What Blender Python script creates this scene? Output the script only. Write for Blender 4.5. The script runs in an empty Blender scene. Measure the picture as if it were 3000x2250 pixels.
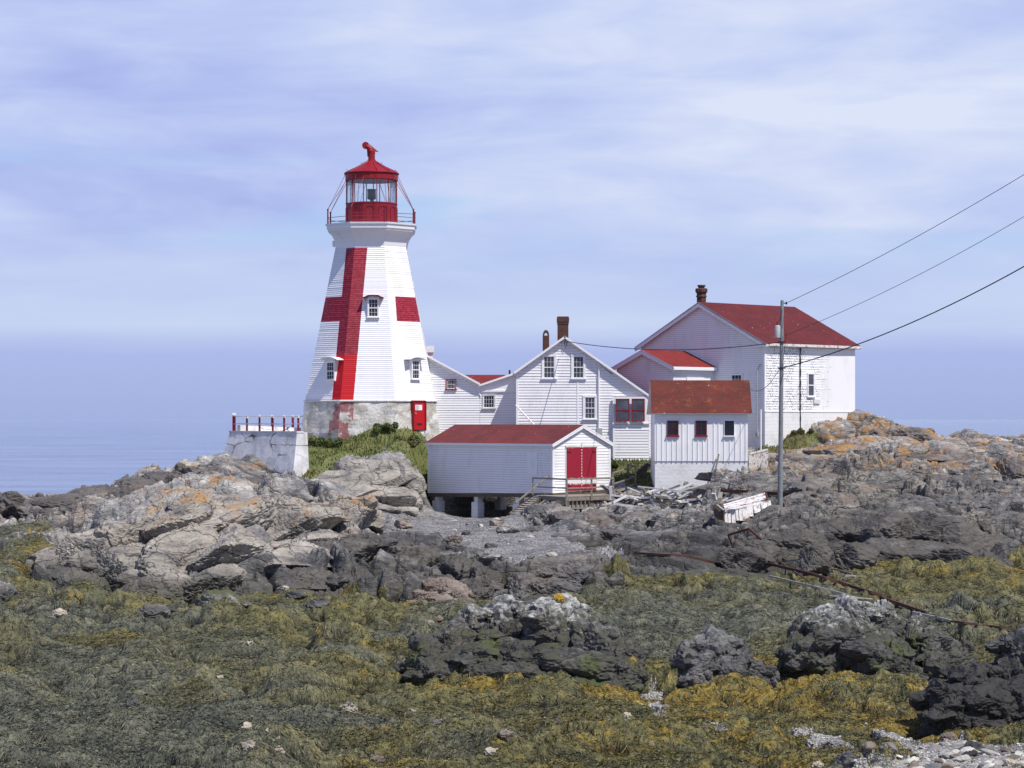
import bpy, bmesh, math, random
import numpy as np
from mathutils import Vector

random.seed(7)
rng = np.random.default_rng(11)
Q = 1.0            # terrain mesh density
F = 7000.0         # focal length in pixels of the 3000 px wide frame
CX, HY = 1500.0, 1228.0
E = 12.0           # eye height over the sea; design heights are relative to the eye
sc = bpy.context.scene
COL = sc.collection
SUN_AZ, SUN_EL = math.radians(45.5), math.radians(58)   # azimuth to the right of "towards the camera"
SUNV = Vector((math.sin(SUN_AZ)*math.cos(SUN_EL), -math.cos(SUN_AZ)*math.cos(SUN_EL), math.sin(SUN_EL)))

def P(px, py, Y):
    return ((px-CX)/F*Y, Y, -(py-HY)/F*Y)
def PX(px, Y): return (px-CX)/F*Y
def PZ(py, Y): return -(py-HY)/F*Y

# ------------------------------------------------------------------ numpy noise
def _h(ix, iy, iz, seed):
    n = (ix.astype(np.int64)*374761393 + iy.astype(np.int64)*668265263 + iz.astype(np.int64)*2147483647 + seed*1274126177) & 0xffffffff
    n = ((n ^ (n >> 13))*1274126177) & 0xffffffff
    n = ((n ^ (n >> 16))*2246822519) & 0xffffffff
    return ((n ^ (n >> 15)) & 0xffffff).astype(np.float32)/16777216.0
def vnoise(x, y, seed):
    ix = np.floor(x); iy = np.floor(y); fx = (x-ix).astype(np.float32); fy = (y-iy).astype(np.float32)
    fx = fx*fx*(3-2*fx); fy = fy*fy*(3-2*fy); z = np.zeros(1, np.int64)
    a = _h(ix, iy, z, seed); b = _h(ix+1, iy, z, seed); c = _h(ix, iy+1, z, seed); d = _h(ix+1, iy+1, z, seed)
    return (a*(1-fx)+b*fx)*(1-fy)+(c*(1-fx)+d*fx)*fy
def fbm(x, y, seed, octv=4, gain=.5):
    s = 0; a = 1; t = 0
    for k in range(octv):
        s = s+a*vnoise(x*2**k+17*k, y*2**k-9*k, seed+k); t += a; a *= gain
    return s/t
def worley(x, y, seed):
    ix = np.floor(x); iy = np.floor(y); z = np.zeros(1, np.int64)
    f1 = np.full(x.shape, 9., np.float32); f2 = f1.copy(); dx = np.zeros(x.shape, np.float32); dy = dx.copy(); cid = dx.copy()
    for i in (-1, 0, 1):
        for j in (-1, 0, 1):
            cx = ix+i; cy = iy+j
            px = cx+_h(cx, cy, z, seed)-x; py = cy+_h(cx, cy, z, seed+1)-y
            d = np.sqrt(px*px+py*py).astype(np.float32)
            m = d < f1
            f2 = np.where(m, f1, np.minimum(f2, d))
            dx = np.where(m, -px, dx).astype(np.float32); dy = np.where(m, -py, dy).astype(np.float32)
            cid = np.where(m, _h(cx, cy, z, seed+2), cid); f1 = np.where(m, d, f1)
    return f1, f2, cid, dx, dy
def worley3(p, seed):
    ip = np.floor(p); f1 = np.full(len(p), 9., np.float32); f2 = f1.copy(); cid = f1*0; dv = np.zeros((len(p), 3), np.float32)
    for i in (-1, 0, 1):
        for j in (-1, 0, 1):
            for k in (-1, 0, 1):
                c = ip+np.array((i, j, k))
                q = c+np.stack([_h(c[:, 0], c[:, 1], c[:, 2], seed+s) for s in (0, 1, 2)], 1)-p
                d = np.sqrt((q*q).sum(1)).astype(np.float32); m = d < f1
                f2 = np.where(m, f1, np.minimum(f2, d)); dv[m] = -q[m]
                cid = np.where(m, _h(c[:, 0], c[:, 1], c[:, 2], seed+5), cid); f1 = np.where(m, d, f1)
    return f1, f2, cid, dv
def vnoise3(p, seed):
    ip = np.floor(p); f = (p-ip).astype(np.float32); f = f*f*(3-2*f); s = 0
    for i in (0, 1):
        for j in (0, 1):
            for k in (0, 1):
                w = (f[:, 0] if i else 1-f[:, 0])*(f[:, 1] if j else 1-f[:, 1])*(f[:, 2] if k else 1-f[:, 2])
                s = s+w*_h(ip[:, 0]+i, ip[:, 1]+j, ip[:, 2]+k, seed)
    return s
def fbm3(p, seed, octv=4, gain=.5):
    s = 0; a = 1; t = 0
    for k in range(octv):
        s = s+a*vnoise3(p*2**k+5.3*k, seed+k); t += a; a *= gain
    return s/t
def sstep(a, b, x):
    t = np.clip((x-a)/(b-a), 0, 1); return t*t*(3-2*t)

# ------------------------------------------------------------------ terrain
CP = []
def cz(px, Y, z): CP.append((PX(px, Y), Y, z))
def cp(px, py, Y): CP.append(P(px, py, Y))
for px in (-400, 800, 2200, 3400): cz(px, 12, -7.0); cz(px, 36, -7.05)
for px, z in ((-300, -7.05), (0, -7.05), (1000, -7), (2000, -7.05), (3000, -6.95), (3300, -6.8)): cz(px, 48, z)
for px in (-300, 0, 750, 1500, 2250, 3000, 3300): cz(px, 62, -7.0)
for px in (-300, 0, 750, 1500, 2250, 3000, 3300): cz(px, 78, -6.92)
for px, z in ((-300, -6.5), (0, -6.6), (300, -6.8), (700, -6.8), (1100, -6.75), (1500, -6.7), (2000, -6.8), (2500, -6.85), (3000, -6.7), (3300, -6.6)): cz(px, 90, z)
# left mound
for px, Y, z in ((170, 95, -6.6), (400, 94, -6.7), (650, 94, -6.7), (900, 94, -6.6), (1050, 95, -6.3), (500, 98, -5.3), (700, 98, -5.2), (900, 98, -5.5)): cz(px, Y, z)
for px, py, Y in ((180, 1600, 100), (130, 1660, 98), (300, 1555, 101), (450, 1500, 102), (560, 1445, 104), (700, 1436, 105), (850, 1442, 107), (950, 1452, 109), (1060, 1462, 112), (1095, 1530, 112)): cp(px, py, Y)
cz(1150, 113, -6.0)
# ridge between the weed flat and the gravel pocket
for px, py, Y in ((950, 1560, 104), (1100, 1580, 104), (1200, 1598, 100), (1300, 1622, 98), (1400, 1655, 96), (1480, 1695, 95)): cp(px, py, Y)
for px in (1000, 1200, 1400): cz(px, 89, -6.7)
for px, py, Y in ((1540, 1668, 98), (1620, 1650, 98), (1710, 1645, 99)): cp(px, py, Y)
for px in (1550, 1700): cz(px, 91, -6.75)
# left ridge and shore
for px, Y, z in ((300, 118, -5.1), (700, 118, -4.7), (0, 110, -5.1), (0, 98, -6.0), (200, 112, -5.1), (450, 119, -4.2), (650, 127, -3.4), (-300, 110, -5.2), (-300, 98, -6.1), (-300, 125, -4.3), (900, 120, -4.6), (1000, 128, -4.9)): cz(px, Y, z)
for px, py, Y in ((0, 1450, 125), (94, 1462, 125), (228, 1448, 130), (366, 1412, 133), (468, 1384, 136), (529, 1372, 138), (630, 1348, 143)): cp(px, py, Y)
for px, z in ((-300, -8.5), (0, -8.5), (200, -8)): cz(px, 145, z)
for px, z in ((-300, -13), (0, -13), (300, -12), (550, -9), (750, -7)): cz(px, 160, z)
for px in range(-400, 3500, 350): cz(px, 178, -15); cz(px, 195, -16)
for px, z in ((900, -4), (1200, -4), (1600, -3), (2000, -3), (2400, -3), (2800, -6), (3100, -6), (3400, -6)): cz(px, 166, z)
# terrace of the bastion, grass
for px, py, Y in ((855, 1408, 143), (651, 1338, 148), (760, 1375, 144), (760, 1420, 138), (880, 1430, 137), (900, 1338, 144.5), (900, 1268, 152), (1100, 1262, 152), (1250, 1266, 150), (1212, 1312, 145.5), (1100, 1318, 145.5), (1000, 1290, 148), (1000, 1330, 144.8), (1200, 1285, 148)): cp(px, py, Y)
for px, py, Y in ((950, 1425, 140), (1100, 1420, 142), (1200, 1440, 142), (1000, 1470, 137), (1130, 1500, 137), (1215, 1505, 139)): cp(px, py, Y)
for px, Y, z in ((1243, 140, -5.65), (1243, 143.5, -5.5), (1262, 143.5, -5.7), (1262, 147, -5.65), (1285, 151, -5.3), (1255, 139, -5.7), (2225, 142, -2.9), (2235, 145, -2.6), (1330, 147, -5.6), (1700, 137, -4.9), (1780, 139, -4.6), (1300, 143, -5.7), (1450, 141, -5.8), (1540, 139, -5.8), (1300, 150, -5.2), (1500, 147, -5.5), (1300, 130, -5.85), (1480, 128, -5.9), (1250, 118, -6.05), (1500, 118, -6.1), (1350, 110, -6.2), (1550, 108, -6.3), (1620, 116, -6.2)): cz(px, Y, z)
# ledge under shed and debris
for px, py, Y in ((1575, 1500, 131), (1700, 1496, 131), (1850, 1492, 130), (2000, 1496, 128), (2090, 1498, 125)): cp(px, py, Y)
for px, Y, z in ((1650, 140, -5.0), (1750, 143, -3.9), (1800, 147, -2.95), (1860, 148, -2.8), (1910, 142, -3.5), (1920, 138, -4.0), (2060, 138, -4.0), (2195, 139.5, -2.85), (1960, 133, -4.45), (2150, 134, -3.6), (2200, 129, -3.7), (2285, 120, -3.66), (2285, 129, -3.15), (2285, 138, -2.6), (1700, 112, -6.1), (1850, 112, -6.0), (1850, 105, -6.3), (2000, 103, -6.6), (1700, 104, -6.45), (1750, 122, -5.6), (1950, 120, -5.4)): cz(px, Y, z)
for px, py, Y in ((2240, 1315, 149), (2350, 1268, 152), (2450, 1232, 154.5), (2500, 1212, 157), (2560, 1222, 156), (2620, 1250, 155), (2750, 1268, 150), (2850, 1280, 148), (3000, 1292, 146), (3300, 1310, 146),
                  (2400, 1340, 140), (2600, 1335, 140), (2800, 1350, 138), (3000, 1375, 136), (3300, 1390, 136), (2500, 1420, 128), (2700, 1430, 126), (2900, 1455, 124), (3100, 1490, 122), (2400, 1470, 118), (2600, 1500, 116), (2800, 1530, 114), (3000, 1560, 112), (3300, 1570, 112)): cp(px, py, Y)
for px, Y, z in ((2100, 114, -5.5), (2250, 112, -5.3), (2230, 106, -6.2), (2400, 108, -5.7), (2400, 102, -6.6), (2600, 104, -6.4), (2800, 102, -6.5), (3000, 101, -6.6), (3300, 100, -6.5), (1400, 150, -1.0), (1650, 153, -1.4), (2050, 155, -1.5), (2000, 147, -2.7), (1650, 158, -1.0), (1300, 156, -.9), (1000, 156, -.9)): cz(px, Y, z)
CPA = np.array(CP)
def _tps_fit(P3, lam=.003):
    n = len(P3); s = 20.0
    A = P3[:, :2]/s
    d = np.sqrt(((A[:, None]-A[None])**2).sum(-1))
    K = np.where(d > 0, d*d*np.log(d+1e-9), 0)+lam*np.eye(n)*.05
    M = np.zeros((n+3, n+3)); M[:n, :n] = K; M[:n, n] = 1; M[:n, n+1:] = A; M[n, :n] = 1; M[n+1:, :n] = A.T
    w = np.linalg.solve(M, np.concatenate([P3[:, 2], np.zeros(3)]))
    return A, w, s
_A, _w, _s = _tps_fit(CPA)
NU, NL = 340, 520
U0, U1, L0, L1 = -.40, .40, math.log(10), math.log(200)
_gu = np.linspace(U0, U1, NU); _gl = np.linspace(L0, L1, NL)
_GY = np.exp(_gl)[:, None]*np.ones((1, NU)); _GX = _GY*_gu[None]
def _tps_eval(X, Y):
    q = np.stack([X.ravel(), Y.ravel()], 1)/_s; out = np.zeros(len(q))
    for a in range(0, len(q), 20000):
        b = q[a:a+20000]; d2 = ((b[:, None]-_A[None])**2).sum(-1)
        out[a:a+20000] = (.5*d2*np.log(d2+1e-12))@_w[:-3]+_w[-3]+b@_w[-2:]
    return out.reshape(X.shape)
_GZ = _tps_eval(_GX, _GY)
def bilin(G, X, Y):
    u = np.clip((X/Y-U0)/(U1-U0)*(NU-1), 0, NU-1.001); l = np.clip((np.log(Y)-L0)/(L1-L0)*(NL-1), 0, NL-1.001)
    i = u.astype(int); j = l.astype(int); fu = u-i; fl = l-j
    return (G[j, i]*(1-fu)+G[j, i+1]*fu)*(1-fl)+(G[j+1, i]*(1-fu)+G[j+1, i+1]*fu)*fl
def sdpoly(X, Y, poly):
    """signed distance, negative inside"""
    X = np.asarray(X, float); Y = np.asarray(Y, float)
    best = np.full(X.shape, 1e9); ins = np.zeros(X.shape, bool); n = len(poly)
    for k in range(n):
        x0, y0 = poly[k]; x1, y1 = poly[(k+1) % n]
        ex, ey = x1-x0, y1-y0; t = np.clip(((X-x0)*ex+(Y-y0)*ey)/(ex*ex+ey*ey+1e-9), 0, 1)
        best = np.minimum(best, np.hypot(X-x0-t*ex, Y-y0-t*ey))
        if abs(y1-y0) > 1e-9:
            c = ((y0 > Y) != (y1 > Y)) & (X < (x1-x0)*(Y-y0)/(y1-y0)+x0); ins ^= c
    return np.where(ins, -best, best)
def wp(lst): return [(PX(a, b), b) for a, b in lst]
GRAVEL = wp([(1095, 124), (1100, 134), (1238, 141), (1250, 150), (1330, 152), (1600, 150), (1585, 137), (1560, 128), (1640, 122), (1760, 112), (1800, 104), (1600, 97), (1480, 98), (1395, 107), (1200, 116)])
GRASS = [wp([(895, 143), (910, 142.5), (1000, 144.6), (1100, 145.3), (1230, 144.2), (1245, 146.5), (1330, 156), (880, 160), (700, 157), (690, 150), (890, 150)]),
         wp([(1760, 142), (1935, 138.5), (1935, 152), (1730, 152)]), wp([(2250, 146), (2330, 147), (2400, 150), (2420, 152.5), (2330, 152), (2240, 149)])]
SHING = [wp([(2560, 56), (2600, 55.4), (2750, 54.2), (2860, 53.3), (3000, 52.6), (3300, 52.6), (3300, 42), (1950, 42), (1980, 48.6), (2200, 49.5), (2380, 50.0), (2500, 50.1), (2690, 51.4), (2640, 53.5), (2600, 54.6)]),
         wp([(2350, 56.2), (2375, 56.2), (2460, 54.2), (2530, 53.6), (2510, 53.0), (2440, 53.4), (2390, 54.7)]), wp([(1862, 65.5), (1890, 65), (1905, 61.5), (1950, 58.4), (1945, 57.6), (1915, 58.6), (1888, 61.5), (1875, 63)]),
         wp([(2065, 56.8), (2090, 56.9), (2160, 56.0), (2150, 55.5), (2090, 56.1)])]
BARE = [wp([(150, 95), (250, 93.5), (560, 93.2), (900, 93), (980, 90.5), (1200, 88.8), (1330, 90.5), (1470, 91.5), (1640, 90.5), (1770, 92.5), (1800, 97), (2000, 98.5), (2150, 100), (2260, 103), (2420, 103.5), (2560, 105), (2700, 105), (2960, 105), (3040, 108), (3400, 108), (3400, 170), (-500, 170), (-500, 118), (60, 112), (110, 103)]),
        wp([(-500, 104), (0, 102), (60, 104), (30, 109), (-500, 110)])]
_a = math.radians(46); FOOT = [(2.346-l*math.cos(_a)+g*math.sin(_a), 138+l*math.sin(_a)+g*math.cos(_a)) for l, g in ((-.2, -.4), (11.0, -.5), (11.0, 4.7), (-.2, 4.7))]
def masks(X, Y, zb):
    w = (fbm(X*.9, Y*.6, 31, 4)-.5)
    w2 = (fbm(X*2.3, Y*1.4, 37, 4)-.5)
    grav = sstep(.8, -.8, sdpoly(X, Y, GRAVEL)+w*3.5)
    gr = 9.
    for g in GRASS: gr = np.minimum(gr, sdpoly(X, Y, g))
    grass = sstep(.5, -.5, gr+w*2.2)
    sh = 9.
    for g in SHING: sh = np.minimum(sh, sdpoly(X, Y, g))
    shing = sstep(.15, -.15, sh+w2*1.6)
    wl = -6.05-.35*sstep(900, 1500, X/Y*F+CX)*sstep(2300, 1800, X/Y*F+CX)
    br = 99.
    for g in BARE: br = np.minimum(br, sdpoly(X, Y, g))
    weed = sstep(-.35, .35, br+w*5.0)*(1-grav)*(1-shing)*sstep(.5, 0, grass)*(Y < 135)
    return grav, grass, shing, weed
def blocks(x, y, seed, K=2.6):
    """piled angular blocks: maximum over jittered tilted slabs with steep sides"""
    ix = np.floor(x); iy = np.floor(y); z = np.zeros(1, np.int64); best = np.full(x.shape, -9., np.float32)
    for i in (-1, 0, 1):
        for j in (-1, 0, 1):
            cx = ix+i; cy = iy+j; r1 = _h(cx, cy, z, seed); r2 = _h(cx, cy, z, seed+1); r3 = _h(cx, cy, z, seed+2)
            dx = x-cx-.15-.7*r1; dy = y-cy-.15-.7*r2; an = r3*3.1; c, s_ = np.cos(an), np.sin(an)
            a = dx*c+dy*s_; b = -dx*s_+dy*c; r4 = (r1*37.7+r2*91.3) % 1; r5 = (r3*53.1) % 1; r6 = (r2*77.7) % 1
            d = np.maximum(np.abs(a)-(.30+.30*r5), np.abs(b)-(.30+.25*r6)); d = np.maximum(d, (np.abs(a)+np.abs(b))*.72-.48)
            v = .60*r4+1.1*(r5-.5)*a+1.1*(r6-.35)*b-K*np.maximum(d, 0); best = np.maximum(best, v)
    return np.maximum(best, -.30)
def rockdisp(X, Y, amp):
    wx = X+.9*(fbm(X*.25, Y*.25, 3, 3)-.5)*2+.12*(fbm(X*1.7, Y*1.7, 5, 3)-.5); wy = Y+.9*(fbm(X*.25+9, Y*.25+5, 4, 3)-.5)*2+.12*(fbm(X*1.7, Y*1.7, 6, 3)-.5)
    a = math.radians(-24); xr = (wx*math.cos(a)+wy*math.sin(a)); yr = (-wx*math.sin(a)+wy*math.cos(a))
    rug = .25+1.1*sstep(.38, .62, fbm(X*.16+3, Y*.16, 8, 3)); rug2 = .2+1.2*sstep(.4, .6, fbm(X*.45, Y*.45+8, 9, 3))
    h = 1.35*(blocks(xr/7.5, yr/4.6, 50, 8.)-.28)+1.0*rug*(blocks(xr/3.1+.3, yr/1.9, 60, 6.)-.28)+.52*rug*rug2*(blocks(xr/1.25, yr/.8, 70, 5.)-.28)+.24*rug2*(blocks(xr/.5, yr/.36, 80, 4.5)-.28)
    h = h+.08*rug2*(blocks(xr/.2, yr/.16, 90, 4.)-.25)*sstep(125, 75, Y)+.35*(fbm(X*.5, Y*.5, 77, 6, .55)-.5)
    return h*amp
def rockdisp_old(X, Y, amp):
    wx = X+1.6*(fbm(X*.3, Y*.3, 3, 3)-.5)*2; wy = Y+1.6*(fbm(X*.3+9, Y*.3+5, 4, 3)-.5)*2
    a = math.radians(-28); xr = (wx*math.cos(a)+wy*math.sin(a)); yr = (-wx*math.sin(a)+wy*math.cos(a))
    h = np.zeros(X.shape, np.float32)
    for k, (c, A, st) in enumerate(((6.0, .75, 1.7), (2.6, .60, 1.5), (1.1, .34, 1.4), (.48, .15, 1.3), (.2, .05, 1.2))):
        f1, f2, cid, dx, dy = worley(xr/(c*st)+k*13.1, yr/c+k*7.7, 50+k*10)
        g1 = ((cid*57.3) % 1)-.5; g2 = ((cid*131.7) % 1)-.5
        if k == 4: A = A*sstep(110, 60, Y)
        h = h+A*((cid-.5)*.9+1.7*(g1*dx+g2*dy)-.30*sstep(.14, 0, f2-f1))
    h = h+.5*(fbm(X*.5, Y*.5, 77, 5, .55)-.5)
    return h*amp
def weedbump(X, Y):
    wx = X+.5*(fbm(X*1.1, Y*1.1, 81, 3)-.5)*2; wy = Y+.5*(fbm(X*1.1+3, Y*1.1, 82, 3)-.5)*2
    h = 0; vm = .35+1.3*sstep(.35, .65, fbm(X*.22, Y*.3, 88, 3))
    for c, A, s in ((3.4, .34, 300), (1.5, .32, 310), (.7, .17, 320), (.3, .06, 330)):
        f1, f2, cid, dx, dy = worley(wx/c, wy/(c*1.15), s)
        h = h+A*.85*np.clip(1-f1*f1*1.5, 0, 1)*(.1+1.1*cid*cid)*vm
    h = h+.05*(fbm(X*5, Y*5, 85, 3)-.5)
    return h-.30
def G_all(X, Y):
    X = np.asarray(X, float); Y = np.asarray(Y, float)
    zb = bilin(_GZ, X, Y)
    grav, grass, shing, weed = masks(X, Y, zb)
    px = X/Y*F+CX
    # terracing on the headland on the right and on the left ridge
    tm = .75*sstep(1950, 2300, px)*sstep(98, 104, Y)*sstep(157, 150, Y)
    T = 1.25; q = (zb+.9*(fbm(X*.13+4, Y*.2, 91, 3)-.5)*2+X*.06)/T; fl = np.floor(q); fr = q-fl
    zt = (fl+sstep(.3, .75, fr))*T-(q*T-zb)
    zb2 = zb*(1-tm)+zt*tm
    soft = np.clip(grav+grass+shing, 0, 1)
    amp = (1-soft)*(1-.72*weed)
    amp = amp*(1-.45*sstep(1200, 1250, px)*sstep(136, 141, Y))
    dome = sstep(1.5, -1.5, sdpoly(X, Y, wp([(930, 140), (980, 147), (1220, 146), (1225, 141), (1150, 136), (980, 136)])))
    amp = amp*(1-.80*dome)
    amp = amp*(1-.4*sstep(900, 700, px)*sstep(128, 134, Y))*(1-.75*np.exp(-((px-780)/170)**2-((Y-143)/5)**2))
    amp = amp*(1-.6*np.exp(-((px-1950)/140)**2-((Y-131)/3.5)**2))
    z = zb2+rockdisp(X, Y, amp)
    z = z+weed*weedbump(X, Y)*sstep(-4.9, -5.8, zb)
    z = z+grav*.12*(fbm(X*2, Y*2, 95, 4)-.5)+grass*.25*(fbm(X*1.2, Y*1.2, 96, 3)-.5)+shing*(.10*(fbm(X*4, Y*4, 97, 4)-.5)-.30)
    fp = sdpoly(X, Y, FOOT); z = z+(np.minimum(z, -5.6+.25*(fbm(X*2, Y*2, 98, 3)-.5))-z)*sstep(.55, .1, fp)
    return z, grav, grass, shing, weed
def G(x, y):
    return float(G_all(np.array([float(x)]), np.array([float(y)]))[0][0])
def hits(pts, y0=40, y1=165, n=900):
    """world points where the sight lines through the given frame positions meet the ground"""
    Yv = np.exp(np.linspace(math.log(y0), math.log(y1), n)); pts = np.array(pts, float)
    X = (pts[:, :1]-CX)/F*Yv[None]; Y = np.ones((len(pts), 1))*Yv[None]
    z = G_all(X, Y)[0]; ray = -(pts[:, 1:2]-HY)/F*Yv[None]
    b = z > ray; k = np.where(b.any(1), b.argmax(1), n-1)
    return [(X[i, k[i]], Yv[k[i]], z[i, k[i]]) for i in range(len(pts))]

# ------------------------------------------------------------------ object helpers
def tag(o, label=None, cat=None, group=None, kind=None):
    if label: o['label'] = label
    if cat: o['category'] = cat
    if group: o['group'] = group
    if kind: o['kind'] = kind
    return o
ROOT = {}
def thing(name, label, cat, base, group=None):
    o = bpy.data.objects.new(name, None); COL.objects.link(o)
    o.location = (base[0], base[1], base[2]+E); ROOT[o.name] = base
    return tag(o, label, cat, group)
def root_of(o):
    while o.parent: o = o.parent
    return o
def npmesh(name, v, f, mats, smooth=False, mi=None, attrs=None):
    """v (n,3) array, f (m,4) or (m,3) array"""
    me = bpy.data.meshes.new(name); v = np.asarray(v, np.float32); f = np.asarray(f, np.int32); k = f.shape[1]
    me.vertices.add(len(v)); me.vertices.foreach_set('co', v.ravel())
    me.loops.add(f.size); me.loops.foreach_set('vertex_index', f.ravel())
    me.polygons.add(len(f)); me.polygons.foreach_set('loop_start', np.arange(0, f.size, k, dtype=np.int32))
    me.polygons.foreach_set('loop_total', np.full(len(f), k, np.int32))
    me.polygons.foreach_set('use_smooth', np.full(len(f), smooth))
    if mi is not None: me.polygons.foreach_set('material_index', mi)
    for a, arr in (attrs or {}).items():
        at = me.attributes.new(a, 'FLOAT', 'POINT'); at.data.foreach_set('value', np.asarray(arr, np.float32))
    for m in mats: me.materials.append(m)
    me.update(calc_edges=True); me.validate()
    return me
class MB:
    def __init__(s): s.v = []; s.f = []; s.m = []; s.uv = []
    def face(s, pts, m=0, uv=None):
        n = len(s.v); s.v += [tuple(p) for p in pts]; s.f.append(tuple(range(n, n+len(pts)))); s.m.append(m)
        s.uv.append(uv or [(0, 0)]*len(pts)); return s
    def hexa(s, a, b, m=0):
        """a: four points of one side, b: matching four of the other"""
        A = [Vector(p) for p in a]; B = [Vector(p) for p in b]
        c = sum(A+B, Vector())/8
        for q in ([A[0], A[1], A[2], A[3]], [B[0], B[1], B[2], B[3]], [A[0], A[1], B[1], B[0]], [A[1], A[2], B[2], B[1]], [A[2], A[3], B[3], B[2]], [A[3], A[0], B[0], B[3]]):
            nrm = (q[1]-q[0]).cross(q[2]-q[1]); mid = sum(q, Vector())/4
            if nrm.dot(mid-c) < 0: q = q[::-1]
            s.face(q, m)
        return s
    def box(s, x0, x1, y0, y1, z0, z1, m=0):
        return s.hexa([(x0, y0, z0), (x1, y0, z0), (x1, y1, z0), (x0, y1, z0)], [(x0, y0, z1), (x1, y0, z1), (x1, y1, z1), (x0, y1, z1)], m)
    def bar(s, p, q, w, h=None, m=0, up=(0, 0, 1)):
        p = Vector(p); q = Vector(q); d = (q-p).normalized(); u = Vector(up)
        if abs(d.dot(u)) > .97: u = Vector((0, 1, 0))
        r = d.cross(u).normalized(); u = r.cross(d); h = h or w
        c = [(-1, -1), (1, -1), (1, 1), (-1, 1)]
        return s.hexa([p+r*a*w/2+u*b*h/2 for a, b in c], [q+r*a*w/2+u*b*h/2 for a, b in c], m)
    def tube(s, pts, r, n=8, m=0, cap=True):
        pts = [Vector(p) for p in pts]; rs = r if isinstance(r, (list, tuple)) else [r]*len(pts); rings = []
        for i, p in enumerate(pts):
            d = (pts[min(i+1, len(pts)-1)]-pts[max(i-1, 0)]).normalized()
            u = Vector((0, 0, 1)) if abs(d.z) < .9 else Vector((0, 1, 0))
            a = d.cross(u).normalized(); b = a.cross(d)
            rings.append([p+(a*math.cos(t)+b*math.sin(t))*rs[i] for t in [2*math.pi*k/n for k in range(n)]])
        for i in range(len(rings)-1):
            for k in range(n):
                s.face([rings[i][k], rings[i][(k+1) % n], rings[i+1][(k+1) % n], rings[i+1][k]], m)
        if cap: s.face(rings[0][::-1], m); s.face(rings[-1], m)
        return s
    def lathe(s, cx, cy, prof, n=24, m=0, rot=0, cap=True):
        """prof: list of (radius, z)"""
        R = [[(cx+r*math.cos(rot+2*math.pi*k/n), cy+r*math.sin(rot+2*math.pi*k/n), z) for k in range(n)] for r, z in prof]
        for i in range(len(R)-1):
            for k in range(n): s.face([R[i][k], R[i][(k+1) % n], R[i+1][(k+1) % n], R[i+1][k]], m)
        if cap: s.face(R[0][::-1], m); s.face(R[-1], m)
        return s
    def slab(s, poly, t, m=0, m2=None):
        """thick polygon, t below its plane"""
        P_ = [Vector(p) for p in poly]; nrm = (P_[1]-P_[0]).cross(P_[2]-P_[0]).normalized()
        if nrm.z < 0: P_ = P_[::-1]; nrm = -nrm
        B = [p-nrm*t for p in P_]; s.face(P_, m); s.face(B[::-1], m if m2 is None else m2)
        for i in range(len(P_)): j = (i+1) % len(P_); s.face([P_[i], B[i], B[j], P_[j]], m if m2 is None else m2)
        return s
    def build(s, name, mats, parent=None, base=None, smooth=False, merge=False):
        if not isinstance(mats, (list, tuple)): mats = [mats]
        b = ROOT[root_of(parent).name] if parent else (base or s.v[0])
        me = bpy.data.meshes.new(name); me.from_pydata([(x-b[0], y-b[1], z-b[2]) for x, y, z in s.v], [], s.f)
        for m in mats: me.materials.append(m)
        me.polygons.foreach_set('material_index', s.m)
        if any(any(t != (0, 0) for t in u) for u in s.uv):
            l = me.uv_layers.new(name='UVMap'); l.data.foreach_set('uv', [c for u in s.uv for t in u for c in t])
        if merge or smooth:
            bm = bmesh.new(); bm.from_mesh(me); bmesh.ops.remove_doubles(bm, verts=bm.verts, dist=.0005); bm.to_mesh(me); bm.free()
        if smooth:
            me.polygons.foreach_set('use_smooth', [True]*len(me.polygons))
            me.set_sharp_from_angle(angle=math.radians(40))
        me.update()
        o = bpy.data.objects.new(name, me); COL.objects.link(o)
        if parent: o.parent = parent
        else: o.location = (b[0], b[1], b[2]+E); ROOT[o.name] = b
        return o
def clip(poly, a, b, c):
    """keep a*u+b*v<=c"""
    out = []
    for i in range(len(poly)):
        p, q = poly[i], poly[(i+1) % len(poly)]; dp = a*p[0]+b*p[1]-c; dq = a*q[0]+b*q[1]-c
        if dp <= 0: out.append(p)
        if (dp < 0 < dq) or (dq < 0 < dp):
            t = dp/(dp-dq); out.append((p[0]+t*(q[0]-p[0]), p[1]+t*(q[1]-p[1])))
    return out
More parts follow.
